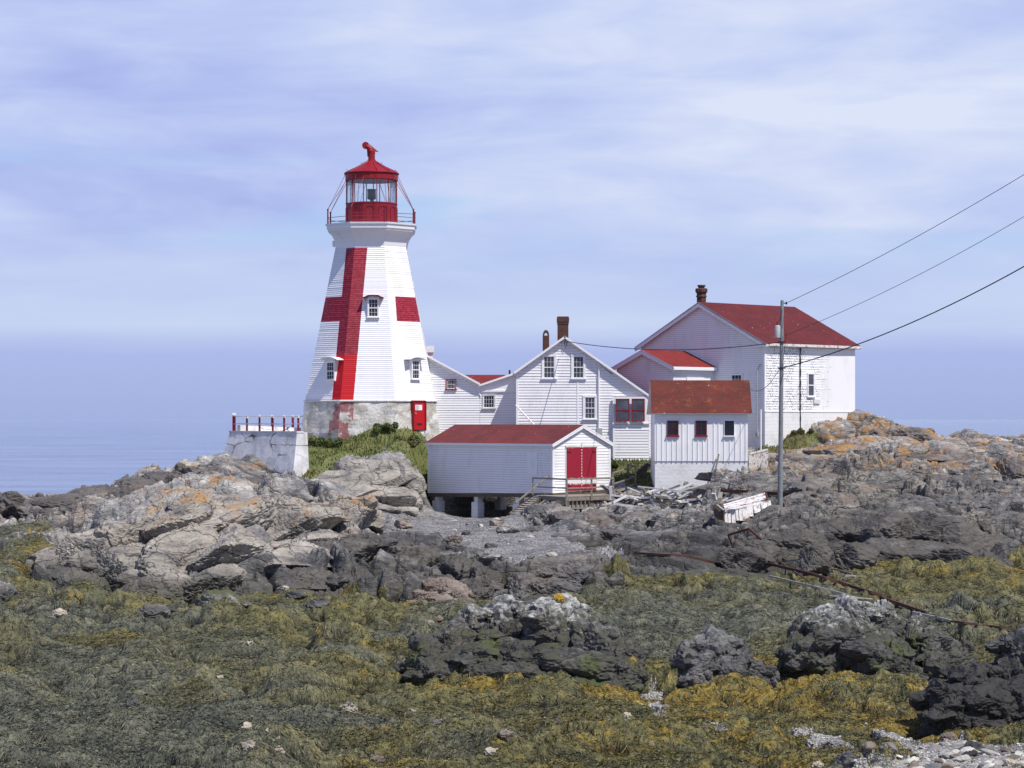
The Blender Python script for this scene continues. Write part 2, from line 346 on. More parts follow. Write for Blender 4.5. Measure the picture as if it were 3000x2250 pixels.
class Wall:
    """vertical plane; U points to the right as seen from outside"""
    def __init__(s, X, Y, ang=0.0):
        s.O = (X, Y); s.U = (math.cos(ang), math.sin(ang)); s.N = (s.U[1], -s.U[0])
    def pt(s, u, v, n=0.0): return (s.O[0]+s.U[0]*u+s.N[0]*n, s.O[1]+s.U[1]*u+s.N[1]*n, v)
    def u(s, px, n=0.0):
        k = (px-CX)/F; ox = s.O[0]+s.N[0]*n; oy = s.O[1]+s.N[1]*n
        return (k*oy-ox)/(s.U[0]-k*s.U[1])
    def uv(s, px, py, n=0.0):
        u = s.u(px, n); Y = s.pt(u, 0, n)[1]; return (u, -(py-HY)/F*Y)
    def box(s, mb, u0, u1, v0, v1, n0, n1, m=0):
        return mb.hexa([s.pt(u0, v0, n0), s.pt(u1, v0, n0), s.pt(u1, v1, n0), s.pt(u0, v1, n0)], [s.pt(u0, v0, n1), s.pt(u1, v0, n1), s.pt(u1, v1, n1), s.pt(u0, v1, n1)], m)
    def poly(s, mb, pts, n=0.0, m=0): return mb.face([s.pt(u, v, n) for u, v in pts], m)
    def bar(s, mb, a, b, w, n0, n1, m=0):
        """flat board between two (u,v) points, w wide, from n0 to n1"""
        dx, dy = b[0]-a[0], b[1]-a[1]; L = math.hypot(dx, dy); ox, oy = -dy/L*w/2, dx/L*w/2
        q = [(a[0]-ox, a[1]-oy), (b[0]-ox, b[1]-oy), (b[0]+ox, b[1]+oy), (a[0]+ox, a[1]+oy)]
        return mb.hexa([s.pt(u, v, n0) for u, v in q], [s.pt(u, v, n1) for u, v in q], m)
def clap(mb, wall, poly, sp=.16, lip=.022, m=0, n=0.0):
    v0 = min(p[1] for p in poly); v1 = max(p[1] for p in poly); k = 0
    while v0+k*sp < v1-1e-4:
        a = v0+k*sp; jl = lip*random.uniform(.75, 1.25); s = clip(clip(poly, 0, -1, -a), 0, 1, a+sp); k += 1
        if len(s) < 3: continue
        for q_, m_ in ((clip(s, 0, 1, a+sp-.024), m), (clip(s, 0, -1, -(a+sp-.024)), m+1)):  # top strip of each board takes the painted lip shadow
            if len(q_) >= 3: mb.face([wall.pt(u, v, n+jl*(1-(v-a)/sp)) for u, v in q_], m_)
        e = [p for p in s if abs(p[1]-a) < 1e-5]
        if len(e) >= 2:
            u0 = min(p[0] for p in e); u1 = max(p[0] for p in e)
            mb.face([wall.pt(u0, a, n), wall.pt(u1, a, n), wall.pt(u1, a, n+jl), wall.pt(u0, a, n+jl)], m)
    return mb

# ------------------------------------------------------------------ materials
class NT:
    def __init__(s, name):
        s.mat = bpy.data.materials.new(name); s.mat.use_nodes = True; s.t = s.mat.node_tree
        s.b = s.t.nodes['Principled BSDF']; s.b.inputs['Roughness'].default_value = .7
    def n(s, typ, **kw):
        x = s.t.nodes.new('ShaderNode'+typ)
        for k, v in kw.items():
            if k.startswith('i_'):
                key = k[2:]; key = int(key) if key.isdigit() else key
                s.inp(x, key, v)
            else: setattr(x, k, v)
        return x
    def inp(s, x, key, v):
        i = x.inputs[key]
        if hasattr(v, 'is_linked') or hasattr(v, 'links'): s.t.links.new(v, i)
        else: i.default_value = v
    def pos(s): return s.n('NewGeometry').outputs['Position']
    def map(s, v, sc_=(1, 1, 1), rot=(0, 0, 0)):
        return s.n('Mapping', i_Vector=v, i_Scale=sc_, i_Rotation=rot).outputs[0]
    def noise(s, v, scale, detail=4, rough=.55, dist=0.0):
        return s.n('TexNoise', i_Vector=v, i_Scale=scale, i_Detail=detail, i_Roughness=rough, i_Distortion=dist).outputs['Fac']
    def vor(s, v, scale, feature='F1', out='Distance'):
        x = s.n('TexVoronoi', feature=feature, i_Vector=v, i_Scale=scale); return x.outputs[out]
    def rng(s, v, a, b, c=0.0, d=1.0):
        return s.n('MapRange', i_0=v, i_1=a, i_2=b, i_3=c, i_4=d).outputs[0]
    def math(s, op, a, b=0.0, c=0.0, clamp=False):
        return s.n('Math', operation=op, use_clamp=clamp, i_0=a, i_1=b, i_2=c).outputs[0]
    def mix(s, f, a, b, bt='MIX'):
        x = s.n('Mix', data_type='RGBA', blend_type=bt); s.inp(x, 0, f)
        for k, v in ((6, a), (7, b)): s.inp(x, k, v if hasattr(v, 'links') else (*v, 1) if len(v) == 3 else v)
        return x.outputs[2]
    def ramp(s, f, stops):
        x = s.n('ValToRGB', i_Fac=f); r = x.color_ramp
        while len(r.elements) < len(stops): r.elements.new(.5)
        for e, (p, c) in zip(r.elements, stops): e.position = p; e.color = (*c, 1)
        return x.outputs[0]
    def sep(s, v): return s.n('SeparateXYZ', i_0=v).outputs
    def attr(s, name): return s.n('Attribute', attribute_name=name).outputs['Fac']
    def bump(s, h, strength=.5, dist=.05, prev=None):
        x = s.n('Bump', i_Height=h, i_Strength=strength, i_Distance=dist)
        if prev: s.inp(x, 'Normal', prev)
        return x.outputs[0]
    def done(s, col, rough=.7, bump=None, spec=.4):
        s.inp(s.b, 'Base Color', col if hasattr(col, 'links') else (*col, 1)); s.inp(s.b, 'Roughness', rough)
        s.inp(s.b, 'Specular IOR Level', spec)
        if bump is not None: s.inp(s.b, 'Normal', bump)
        return s.mat
def m_paint(name, col, dirt=(.45, .42, .36), amount=.35, chips=0.0, chipcol=(.25, .22, .2), rough=.6, streak=True, low=.56):
    n = NT(name); p = n.pos()
    a = n.noise(n.map(p, (1, 1, .35)) if streak else p, 1.3, 6, .65)
    b = n.noise(p, 9, 4, .6)
    f = n.math('MULTIPLY', n.rng(a, low, .82), n.rng(b, .3, .7, .4, 1))
    c = n.mix(n.math('MULTIPLY', f, amount), col, dirt)
    c = n.mix(n.rng(n.noise(p, .5, 3), .3, .7, 0, .12), c, tuple(x*.8 for x in col))
    if chips > 0:
        ch = n.noise(n.map(p, (1, 1, 1.6)), 7, 5, .7)
        g = n.noise(p, .8, 3)
        k = n.math('MULTIPLY', n.rng(ch, .64-.05*chips, .66-.05*chips), n.rng(g, .5, .56)); c = n.mix(k, c, chipcol)
    return n.done(c, rough, n.bump(b, .15, .02))
M = {}
WHITE = (.87, .87, .88)
M['white'] = m_paint('white_clapboard_paint', WHITE, amount=.6, low=.52)
M['lap'] = m_paint('board_lap_shadow', (.55, .55, .57), amount=.5)  # shadow gap beneath each board lip, painted as a darker strip
M['trim'] = m_paint('white_trim_paint', (.87, .87, .88), amount=.5)
M['trim_dirty'] = m_paint('weathered_white_paint', (.72, .71, .68), dirt=(.3, .27, .22), amount=.9, chips=1.0, low=.45)
M['red'] = m_paint('red_paint', (.27, .008, .014), dirt=(.18, .02, .02), amount=.6, rough=.45)
M['red_door'] = m_paint('bright_red_paint', (.52, .008, .012), dirt=(.35, .01, .02), amount=.5, rough=.4)
M['crimson'] = m_paint('crimson_paint', (.21, .008, .020), dirt=(.2, .02, .03), amount=.6, rough=.5)
M['dark'] = m_paint('black_iron', (.02, .02, .022), amount=.2)
M['wire'] = m_paint('dark_cable', (.03, .03, .035), amount=.1)
M['galv'] = m_paint('grey_metal', (.42, .44, .46), dirt=(.2, .2, .2), amount=.6, rough=.4)

def m_door_peeling():
    n = NT('peeling_crimson_paint'); p = n.pos(); z = n.sep(p)[2]
    a = n.noise(n.map(p, (1, 1, .8)), 6, 5, .7)
    top = n.math('MAXIMUM', n.rng(n.math('ADD', z, n.math('MULTIPLY', a, .5)), E-1.62+.2, E-1.62+.3), n.math('MULTIPLY', n.rng(n.math('ADD', z, n.math('MULTIPLY', a, .35)), E-3.25, E-3.35, 0, 1), n.rng(n.math('ADD', z, n.math('MULTIPLY', a, .4)), E-3.62, E-3.52, 0, 1)))
    c = n.mix(n.rng(a, .3, .7, 0, .4), (.33, .012, .035), (.20, .015, .025)); c = n.mix(top, c, (.75, .74, .73))
    return n.done(c, .6, n.bump(a, .3, .02))
M['peel'] = m_door_peeling()

def m_big_peel():
    """white shingles with bare, cracked courses low down"""
    n = NT('flaking_white_shingles'); p = n.pos()
    a = n.noise(n.map(p, (1, 1, .35)), 1.3, 6, .65)
    c = n.mix(n.math('MULTIPLY', n.rng(a, .56, .85), .4), WHITE, (.5, .47, .42))
    uvn = n.n('UVMap').outputs[0]; q = n.sep(uvn)
    w = n.noise(p, 5, 3)
    br = n.n('TexBrick', i_Vector=uvn, i_Scale=1.0, offset=.5); br.inputs['Mortar Size'].default_value = .032; br.inputs['Brick Width'].default_value = .22; br.inputs['Row Height'].default_value = .16
    g = n.noise(p, .55, 4, .6, .4); g2 = n.noise(p, 3.2, 4, .7)
    k = n.math('MULTIPLY', br.outputs['Fac'], n.math('MULTIPLY', n.rng(g, .43, .49), n.rng(n.noise(n.map(p, (1, 1, 1.5)), 5, 4, .7), .47, .52)))
    c = n.mix(n.math('MULTIPLY', k, .75), c, (.16, .15, .14))
    return n.done(c, .65, n.bump(w, .2, .02))
M['shingle_wall'] = m_big_peel()

def m_tower():
    n = NT('tower_painted_clapboard'); p = n.pos(); z = n.sep(p)[2]
    uv = n.sep(n.n('UVMap').outputs[0]); x = uv[0]; v = uv[1]
    jag = n.math('MULTIPLY', n.math('SUBTRACT', n.noise(n.map(p, (1, 1, 1)), 9, 3), .5), .05)
    xx = n.math('ADD', x, jag)
    vert = n.math('MULTIPLY', n.math('LESS_THAN', n.math('ABSOLUTE', xx), .80), n.math('LESS_THAN', v, 10.75))
    band = n.math('MULTIPLY', n.math('GREATER_THAN', v, 6.14), n.math('LESS_THAN', v, 7.69))
    left = n.math('MULTIPLY', band, n.math('MULTIPLY', n.math('LESS_THAN', x, 0), n.math('GREATER_THAN', x, -50)))
    right = n.math('MULTIPLY', band, n.math('GREATER_THAN', n.math('ADD', x, jag), 100.62))
    red = n.math('MAXIMUM', vert, n.math('MAXIMUM', left, right))
    worn = n.noise(n.map(p, (2, 2, 7)), 2.2, 5, .7)
    old = n.mix(n.rng(worn, .45, .62), (.26, .006, .018), (.38, .04, .07)); old = n.mix(n.rng(n.noise(n.map(p, (1, 1, 5)), 5, 3, .7), .62, .70, 0, .55), old, (.60, .30, .34))
    fresh = n.mix(n.noise(p, 2, 3), (.62, .002, .006), (.52, .002, .010))
    isf = n.math('LESS_THAN', v, 4.02); redc = n.mix(isf, old, fresh)
    a = n.noise(n.map(p, (1, 1, .3)), 1.1, 6, .65)
    wh = n.mix(n.math('MULTIPLY', n.rng(a, .52, .8), .35), WHITE, (.55, .55, .5))
    wh = n.mix(n.rng(n.noise(n.map(p, (3, 3, .5)), 3, 4, .7), .60, .75, 0, .25), wh, (.45, .45, .42))
    ln = n.math('GREATER_THAN', n.math('FRACT', n.math('DIVIDE', n.math('SUBTRACT', v, 1.14), 9.76/78)), .84)  # lip shadow of every board painted on as a dark line
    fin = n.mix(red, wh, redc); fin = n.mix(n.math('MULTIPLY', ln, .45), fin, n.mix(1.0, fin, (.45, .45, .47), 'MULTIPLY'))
    return n.done(fin, .5, n.bump(n.noise(p, 8, 3), .15, .02))
M['tower'] = m_tower()
def m_foundation():
    n = NT('spalled_plaster'); p = n.pos(); x = n.sep(n.n('UVMap').outputs[0])[0]
    a = n.noise(p, 1.1, 6, .62, .5); b = n.noise(p, 14, 5, .7)
    c = n.mix(n.rng(a, .38, .58), (.42, .39, .33), (.62, .60, .54))
    c = n.mix(n.rng(b, .55, .68), c, (.20, .18, .15))
    c = n.mix(n.rng(n.noise(p, .8, 4), .56, .60), c, (.70, .69, .66))
    red = n.math('MULTIPLY', n.math('LESS_THAN', n.math('ABSOLUTE', x), .85), n.rng(n.noise(p, 1.4, 5, .6), .56, .50))
    c = n.mix(n.math('MULTIPLY', red, .85), c, (.28, .07, .08))
    return n.done(c, .85, n.bump(n.noise(p, 3, 8, .7), .8, .12))
M['found'] = m_foundation()
def m_concrete(name, col=(.62, .61, .62)):
    n = NT(name); p = n.pos(); a = n.noise(p, .9, 6, .65); b = n.noise(p, 6, 5, .65)
    c = n.mix(n.rng(a, .42, .62), col, tuple(x*.72 for x in col))
    c = n.mix(n.rng(n.noise(n.map(p, (1.2, 1.2, .15)), 1.6, 5, .6), .56, .7, 0, .6), c, (.30, .24, .17))
    cr = n.vor(n.n('VectorMath', operation='ADD', i_0=n.map(p, (1, 1, 2.4)), i_1=n.n('TexNoise', i_Vector=p, i_Scale=1.2, i_Detail=4).outputs['Color']).outputs[0], .42, 'DISTANCE_TO_EDGE')
    c = n.mix(n.math('MULTIPLY', n.rng(cr, .03, .008), n.rng(n.noise(p, .7, 2), .45, .55)), c, (.06, .055, .05))
    return n.done(c, .8, n.bump(b, .4, .05))
M['concrete'] = m_concrete('cracked_white_concrete', (.78, .77, .78))
def m_whitewash():
    n = NT('whitewashed_brick_base'); p = n.pos()
    a = n.noise(p, 1.2, 6, .65); c = n.mix(n.rng(a, .5, .75, 0, .6), (.80, .80, .80), (.55, .54, .52))
    s_ = n.sep(p)[2]; row = n.math('FRACT', n.math('DIVIDE', s_, .22)); c = n.mix(n.math('MULTIPLY', n.math('LESS_THAN', row, .1), .25), c, (.3, .3, .3))
    c = n.mix(n.rng(n.noise(p, 6, 5, .7), .68, .72, 0, .7), c, (.3, .26, .22))
    return n.done(c, .8, n.bump(n.noise(p, 5, 6, .7), .5, .05))
M['wash'] = m_whitewash()
def m_roof(name, col, lich=0.0, row=.14):
    n = NT(name); p = n.pos(); z = n.sep(p)[2]
    a = n.noise(p, .7, 5, .6); b = n.noise(p, 12, 3, .6)
    c = n.mix(n.rng(a, .35, .65), col, tuple(x*.62 for x in col))
    c = n.mix(n.rng(b, .35, .65, 0, .5), c, tuple(min(1, x*1.5) for x in col))
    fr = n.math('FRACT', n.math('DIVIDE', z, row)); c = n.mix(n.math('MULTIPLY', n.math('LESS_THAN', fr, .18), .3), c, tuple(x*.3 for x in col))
    cell = n.vor(n.map(p, (3.2, 3.2, 1/row)), 1.0, 'F1', 'Color'); c = n.mix(.14, c, cell, 'OVERLAY')
    if lich > 0:
        c = n.mix(n.math('MULTIPLY', n.rng(n.noise(p, 1.1, 6, .7, .3), .62-.14*lich, .76-.1*lich), .6), c, (.30, .13, .02))
    c = n.mix(n.rng(n.noise(n.map(p, (1, 1, 2)), 5, 2), .745, .755), c, (.6, .55, .5))
    return n.done(c, .85, n.bump(n.math('ADD', b, fr), .35, .03))
M['roof'] = m_roof('red_asphalt_shingles', (.115, .013, .014))
M['roof_boat'] = m_roof('faded_red_shingles', (.145, .026, .026))
M['roof_shed'] = m_roof('lichened_red_shingles', (.12, .024, .016), .35)
M['roof_bright'] = m_roof('bright_red_shingles', (.19, .018, .014))
def m_brick(name, col=(.13, .035, .025)):
    n = NT(name); p = n.pos(); q = n.sep(p)
    v = n.n('CombineXYZ', i_0=n.math('ADD', q[0], q[1]), i_1=q[2]).outputs[0]
    br = n.n('TexBrick', i_Vector=v, i_Scale=1.0); br.inputs['Mortar Size'].default_value = .012; br.inputs['Brick Width'].default_value = .22; br.inputs['Row Height'].default_value = .075
    br.inputs['Color1'].default_value = (*col, 1); br.inputs['Color2'].default_value = (*[x*.6 for x in col], 1); br.inputs['Mortar'].default_value = (.10, .08, .07, 1)
    c = n.mix(n.rng(n.noise(p, 2, 5, .7), .5, .7, 0, .6), br.outputs['Color'], (.03, .025, .025))
    c = n.mix(n.rng(n.noise(p, 1.2, 5, .7), .6, .7, 0, .5), c, (.22, .09, .02))
    return n.done(c, .85, n.bump(n.noise(p, 8, 3), .4, .03))
M['brick'] = m_brick('dark_red_brick')
def m_glass(name, col=(.02, .025, .035)):
    n = NT(name); p = n.pos()
    c = n.mix(n.rng(n.noise(p, 1.7, 3), .4, .7), col, tuple(x*1.7+.004 for x in col))
    return n.done(c, .12, n.bump(n.noise(p, 1.5, 2), .15, .05), spec=.35)
M['pane'] = m_glass('dark_window_glass', (.012, .014, .02)); M['pane_pale'] = m_glass('window_glass_with_pale_blind', (.04, .048, .062))
M['pane_curtain'] = m_glass('window_glass_with_grey_curtain', (.065, .07, .09))
def m_clear():
    n = NT('lantern_glass'); t = n.t; out = t.nodes['Material Output']
    tr = n.n('BsdfTransparent'); tr.inputs[0].default_value = (.93, .96, .98, 1); gl = n.n('BsdfGlossy'); gl.inputs['Roughness'].default_value = .05
    mx = n.n('MixShader'); fr = n.n('Fresnel'); fr.inputs[0].default_value = 1.4
    t.links.new(n.rng(fr.outputs[0], 0, 1, .06, .8), mx.inputs[0]); t.links.new(tr.outputs[0], mx.inputs[1]); t.links.new(gl.outputs[0], mx.inputs[2]); t.links.new(mx.outputs[0], out.inputs[0])
    return n.mat
M['clear'] = m_clear()
M['lens'] = m_glass('lens_glass', (.10, .13, .12))
def m_wood(name, col, amt=.6):
    n = NT(name); p = n.pos()
    a = n.noise(n.map(p, (1, 1, 1)), 5, 6, .7); b = n.noise(p, 1.1, 3)
    c = n.mix(n.rng(a, .3, .7), col, tuple(x*(1-amt) for x in col)); c = n.mix(n.rng(b, .4, .7, 0, .4), c, tuple(x*.6 for x in col))
    return n.done(c, .85, n.bump(a, .3, .02))
M['wood'] = m_wood('weathered_grey_wood', (.36, .32, .27)); M['wood_dark'] = m_wood('dark_damp_wood', (.16, .13, .10))
M['board_white'] = m_wood('white_painted_board', (.78, .77, .75), .35)
M['wood_pale'] = m_wood('bleached_driftwood', (.56, .54, .50)); M['pole'] = m_wood('grey_pole_wood', (.30, .31, .32), .4)
def m_rust():
    n = NT('rusty_iron'); p = n.pos(); a = n.noise(p, 3, 6, .7)
    return n.done(n.mix(n.rng(a, .35, .65), (.12, .045, .03), (.055, .026, .02)), .85, n.bump(a, .4, .02))
M['rust'] = m_rust()
def m_peelwood():
    n = NT('rotten_white_planks'); p = n.pos(); a = n.noise(p, 4, 6, .75); b = n.noise(p, 1.3, 4)
    c = n.mix(n.rng(a, .52, .60), (.72, .70, .68), (.28, .15, .10)); c = n.mix(n.rng(b, .62, .72), c, (.14, .07, .05))
    return n.done(c, .85, n.bump(a, .5, .04))
M['rotten'] = m_peelwood()
def m_rock(name, dark=0.0, lich=1.0, olive=0.0, white=0.0, tide=True, brown=0.0, yellow=0.0, pale=0.0, tz=0.0, orange=0.0, full=False):
    n = NT(name); p = n.pos(); g = n.n('NewGeometry'); nz = n.sep(g.outputs['Normal'])[2]; z = n.math('SUBTRACT', n.sep(p)[2], E)
    st = n.map(p, (1, 1, 2.2), (0, math.radians(28), math.radians(20)))
    a = n.noise(st, .55, 9, .62, .6); b = n.noise(st, 2.6, 8, .68, .4); d = n.noise(p, .16, 4, .5)
    c = n.ramp(a, [(.28, (.07, .072, .08)), (.42, (.16, .158, .16)), (.52, (.27, .262, .25)), (.64, (.44, .42, .385)), (.78, (.62, .60, .56))])
    c = n.mix(n.rng(b, .40, .66, 0, .75), c, (.075, .075, .08))
    c = n.mix(n.rng(n.noise(p, .33, 5, .6, .5), .54, .66, 0, .45), c, (.30, .235, .19))
    c = n.mix(n.rng(b, .36, .26, 0, .8), c, (.50, .48, .45))
    # fissures, warped
    wv = n.n('VectorMath', operation='ADD', i_0=st, i_1=n.n('TexNoise', i_Vector=p, i_Scale=1.1, i_Detail=5).outputs['Color']).outputs[0]
    e1 = n.vor(wv, .55, 'DISTANCE_TO_EDGE'); e2 = n.vor(wv, 1.7, 'DISTANCE_TO_EDGE')
    c = n.mix(n.math('MULTIPLY', n.rng(e1, .022, .004), n.rng(n.noise(p, .5, 3), .42, .55, 0, .8)), c, (.025, .025, .025))
    c = n.mix(n.math('MULTIPLY', n.rng(e2, .05, .01), n.rng(n.noise(p, .6, 2), .45, .6, 0, .6)), c, (.03, .03, .03))
    if name == 'coastal_bedrock':
        cv = n.attr('cav_shade'); c = n.mix(n.rng(cv, .15, 1.2, 0, .6), c, n.mix(1.0, c, (1.75, 1.72, 1.65), 'MULTIPLY'))  # raised rock tops painted lighter, as if catching the light
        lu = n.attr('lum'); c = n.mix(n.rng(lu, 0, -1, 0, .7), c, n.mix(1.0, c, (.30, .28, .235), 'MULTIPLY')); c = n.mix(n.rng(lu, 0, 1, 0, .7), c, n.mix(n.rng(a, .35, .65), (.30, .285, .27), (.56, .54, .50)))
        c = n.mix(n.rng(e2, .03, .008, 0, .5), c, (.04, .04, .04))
    if pale > 0: c = n.mix(n.math('MULTIPLY', n.rng(a, .30, .50), pale), c, (.50, .44, .345)); c = n.mix(n.rng(e1, .02, .005, 0, .8), c, (.05, .05, .05))
    if tide:
        zz = n.math('ADD', z, n.math('MULTIPLY', n.math('SUBTRACT', n.noise(p, .25, 5, .6), .5), 3.0))
        px = n.math('DIVIDE', n.sep(p)[0], n.sep(p)[1])
        c = n.mix(n.rng(zz, -4.5+tz, -5.9+tz*.7, 0, .62), c, n.mix(.6, n.mix(n.rng(a, .4, .65), (.04, .042, .05), (.11, .105, .11)), c, 'MULTIPLY'))
        c = n.mix(n.rng(zz, -5.7, -6.6, 0, .5), c, (.06, .06, .035))
    if olive > 0: c = n.mix(n.math('MULTIPLY', n.rng(nz, .25, .6), n.math('MULTIPLY', n.rng(n.noise(p, 1.1, 4), .38, .5), olive)), c, (.105, .11, .04))
    if brown > 0: c = n.mix(brown, c, (.25, .18, .13))
    if dark > 0: c = n.mix(dark, c, (.034, .032, .029))
    if white > 0:
        lu = n.attr('lum'); wv2 = n.noise(n.map(p, (2.2, 2.2, .8), (0, math.radians(28), 0)), 2.4, 6, .7, .5)
        c = n.mix(n.math('MULTIPLY', n.math('MULTIPLY', n.rng(n.math('ADD', lu, n.math('MULTIPLY', n.math('SUBTRACT', wv2, .5), 1.6)), .60, .98), n.rng(nz, -.3, .5, .3, 1)), white), c, n.mix(n.rng(b, .4, .6), (.60, .60, .57), (.20, .20, .19)))
        c = n.mix(n.math('MULTIPLY', n.rng(n.noise(p, .8, 4, .6), .55, .62), n.rng(lu, .8, .4, 0, .6 if olive > 0 else 0)), c, (.075, .095, .02))
    if lich > 0:
        hi = n.rng(z, -4.8, -2.6); l1 = n.rng(n.noise(p, .75, 7, .68, .4), .50, .62); l0 = n.rng(n.math('ADD', n.noise(p, .3, 3), n.math('MULTIPLY', n.attr('orange') if name == 'coastal_bedrock' else orange, .32)), .48, .62)
        c = n.mix(n.math('MULTIPLY', n.math('MULTIPLY', n.math('MULTIPLY', hi, l1), n.math('MULTIPLY', l0, n.rng(nz, .0, .45))), .85*lich), c, (.38, .20, .055))
    if yellow > 0: c = n.mix(n.math('MULTIPLY', n.rng(n.noise(p, 1.5, 4), .32 if full else .52, .40 if full else .57), yellow), c, (.40, .25, .03))
    if name == 'coastal_bedrock': c = n.mix(n.rng(n.attr('cav_shade'), .05, -1.0, 0, .85), c, n.mix(1.0, c, (.13, .13, .15), 'MULTIPLY'))  # crevice shade painted into the rock colour
    bm = n.bump(n.math('ADD', n.noise(st, 1.6, 8, .62, .3), n.math('MULTIPLY', n.rng(e1, 0, .04), .14)), .75, .28)
    return n.done(c, n.rng(b, .3, .7, .55, .9), n.bump(n.noise(p, 9, 5, .7), .45, .04, bm), spec=.35)
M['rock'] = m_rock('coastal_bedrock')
M['rock_white'] = m_rock('white_topped_black_rock', dark=.68, lich=0, white=1.0, olive=.8, tide=False)  # whiter towards the top and on upward faces
M['rock_dark'] = m_rock('shade_painted_black_rock', dark=.95, lich=0, white=.22, tide=False)  # the boulder's shade is put into a near-black base colour
M['rock_mid'] = m_rock('slate_grey_rock', dark=.58, lich=0, white=.35, tide=False)
M['rock_olive'] = m_rock('weed_capped_rock', dark=.2, lich=0, olive=1.0, tide=False)
M['rock_mound'] = m_rock('pale_tan_rock', lich=1.7, pale=.40, tz=-.75, orange=.35)
M['rock_dome'] = m_rock('fissured_pale_rock', lich=.35, tide=False, pale=.38)
M['rock_ledge'] = m_rock('grey_brown_ledge', brown=.22, lich=.5, dark=.22)
M['rock_ochre'] = m_rock('ochre_lichened_rock', lich=1.1, brown=.3, orange=.8, dark=.18)
M['rock_shore'] = m_rock('dark_brown_shore_rock', dark=.55, brown=.3, lich=.4)
M['rock_tumble'] = m_rock('grey_tumbled_rock', dark=.42, lich=.8, tide=False)
M['rock_cliff'] = m_rock('dark_slate_cliff', brown=.2, olive=.35, dark=.62, lich=0, tide=False)
M['rock_grey'] = m_rock('clean_grey_rock', lich=.0, tide=False)
M['rock_brown'] = m_rock('brown_rock', brown=.6, lich=0, tide=False)
M['rock_yellow'] = m_rock('yellow_lichened_rock', brown=.3, lich=0, tide=False, yellow=1.0, full=True)
def m_weed(name, ribbon=False):
    n = NT(name); p = n.pos(); q = n.sep(p)
    k = n.math('DIVIDE', q[0], q[1])           # towards the right there is more yellow wrack
    big = n.noise(p, .22, 4, .6, .3); mid = n.noise(p, 1.3, 6, .65, .4)
    st = n.n('VectorMath', operation='ADD', i_0=n.map(p, (9, 2.5, 5), (0, 0, .4)), i_1=n.n('VectorMath', operation='SCALE', i_0=n.n('TexNoise', i_Vector=p, i_Scale=.6, i_Detail=3).outputs['Color'], i_3=9.0).outputs[0]).outputs[0]
    strand = n.noise(st, 1.6, 4, .6)
    c = n.mix(n.rng(mid, .35, .65), (.062, .064, .024), (.19, .168, .058))
    grey = n.mix(n.rng(mid, .35, .65), (.060, .070, .060), (.17, .175, .135))
    c = n.mix(n.rng(n.math('SUBTRACT', big, n.math('ADD', n.math('MULTIPLY', k, .8), n.math('MULTIPLY', n.attr('yel'), .26))), .50, .70, 0, .8), c, grey)
    near = n.rng(q[1], 85, 60)
    sp = n.noise(n.map(p, (1, 1, 1.5)), 5.5, 4, .7); yf = n.math('ADD', n.math('ADD', n.math('ADD', n.noise(p, .6, 6, .7, .5), n.math('MULTIPLY', n.math('SUBTRACT', sp, .5), .55)), n.math('MULTIPLY', k, .18)), n.math('MULTIPLY', n.attr('yel'), .16))
    c = n.mix(n.rng(yf, .565, .66, 0, .8), c, n.mix(n.noise(p, 5, 4), (.14, .095, .014), (.38, .26, .028)))
    c = n.mix(n.rng(sp, .52, .40, 0, .55), c, n.mix(1.0, c, (.35, .38, .36), 'MULTIPLY')); cv = n.attr('cav_shade'); c = n.mix(n.rng(cv, .1, -.8, 0, .85), c, n.mix(1.0, c, (.16, .17, .15), 'MULTIPLY')); c = n.mix(n.rng(cv, .2, 1.0, 0, .5), c, n.mix(1.0, c, (1.5, 1.45, 1.3), 'MULTIPLY'))  # hollow shade and brighter hummock tops painted into the weed colour
    if ribbon:
        t = n.attr('tone'); c = n.mix(.75, c, n.mix(t, (.35, .35, .35), (1.15, 1.15, 1.15)), 'MULTIPLY'); c = n.mix(n.rng(t, .86, 1, 0, .5), c, (.22, .18, .08))
        n.b.inputs['Subsurface Weight'].default_value = 0
        return n.done(c, .5, None, spec=.4)
    c = n.mix(n.rng(strand, .45, .68, 0, .6), c, (.030, .033, .022)); c = n.mix(n.rng(strand, .36, .26, 0, .5), c, (.19, .165, .08))
    return n.done(c, .6, n.bump(strand, 1.0, .08), spec=.4)
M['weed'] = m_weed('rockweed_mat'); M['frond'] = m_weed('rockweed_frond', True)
def m_gravel(name, lo, hi, sc1=14.):
    n = NT(name); p = n.pos(); cell = n.n('TexVoronoi', i_Vector=p, i_Scale=sc1); c5 = n.vor(p, 4.5, 'F1', 'Color')
    b = n.sep(cell.outputs['Color'])[0]
    c = n.mix(b, lo, hi); c = n.mix(n.rng(n.noise(p, .7, 6, .6), .42, .62, 0, .75), c, tuple(x*.55 for x in lo)); c = n.mix(n.rng(cell.outputs['Distance'], .35, .7, 0, .6), c, (.03, .03, .03))
    return n.done(c, .85, n.bump(n.math('SUBTRACT', 1.0, cell.outputs['Distance']), .9, .06))
M['gravel'] = m_gravel('grey_beach_gravel', (.24, .235, .235), (.46, .44, .43)); M['shingle'] = m_gravel('pale_shell_shingle', (.30, .29, .26), (.56, .54, .50), 18)
def m_grass(name, a, b, ribbon=False):
    n = NT(name); p = n.pos(); m_ = n.noise(p, 1.1, 5, .6); c = n.mix(n.rng(m_, .35, .65), a, b)
    c = n.mix(n.rng(n.noise(p, .4, 3), .52, .66, 0, .6), c, (.16, .12, .05))
    if ribbon: t = n.attr('tone'); c = n.mix(.6, c, n.mix(t, (.3, .3, .3), (1.2, 1.2, 1.1)), 'MULTIPLY')
    return n.done(c, .7, n.bump(n.noise(p, 12, 4), .6, .06), spec=.3)
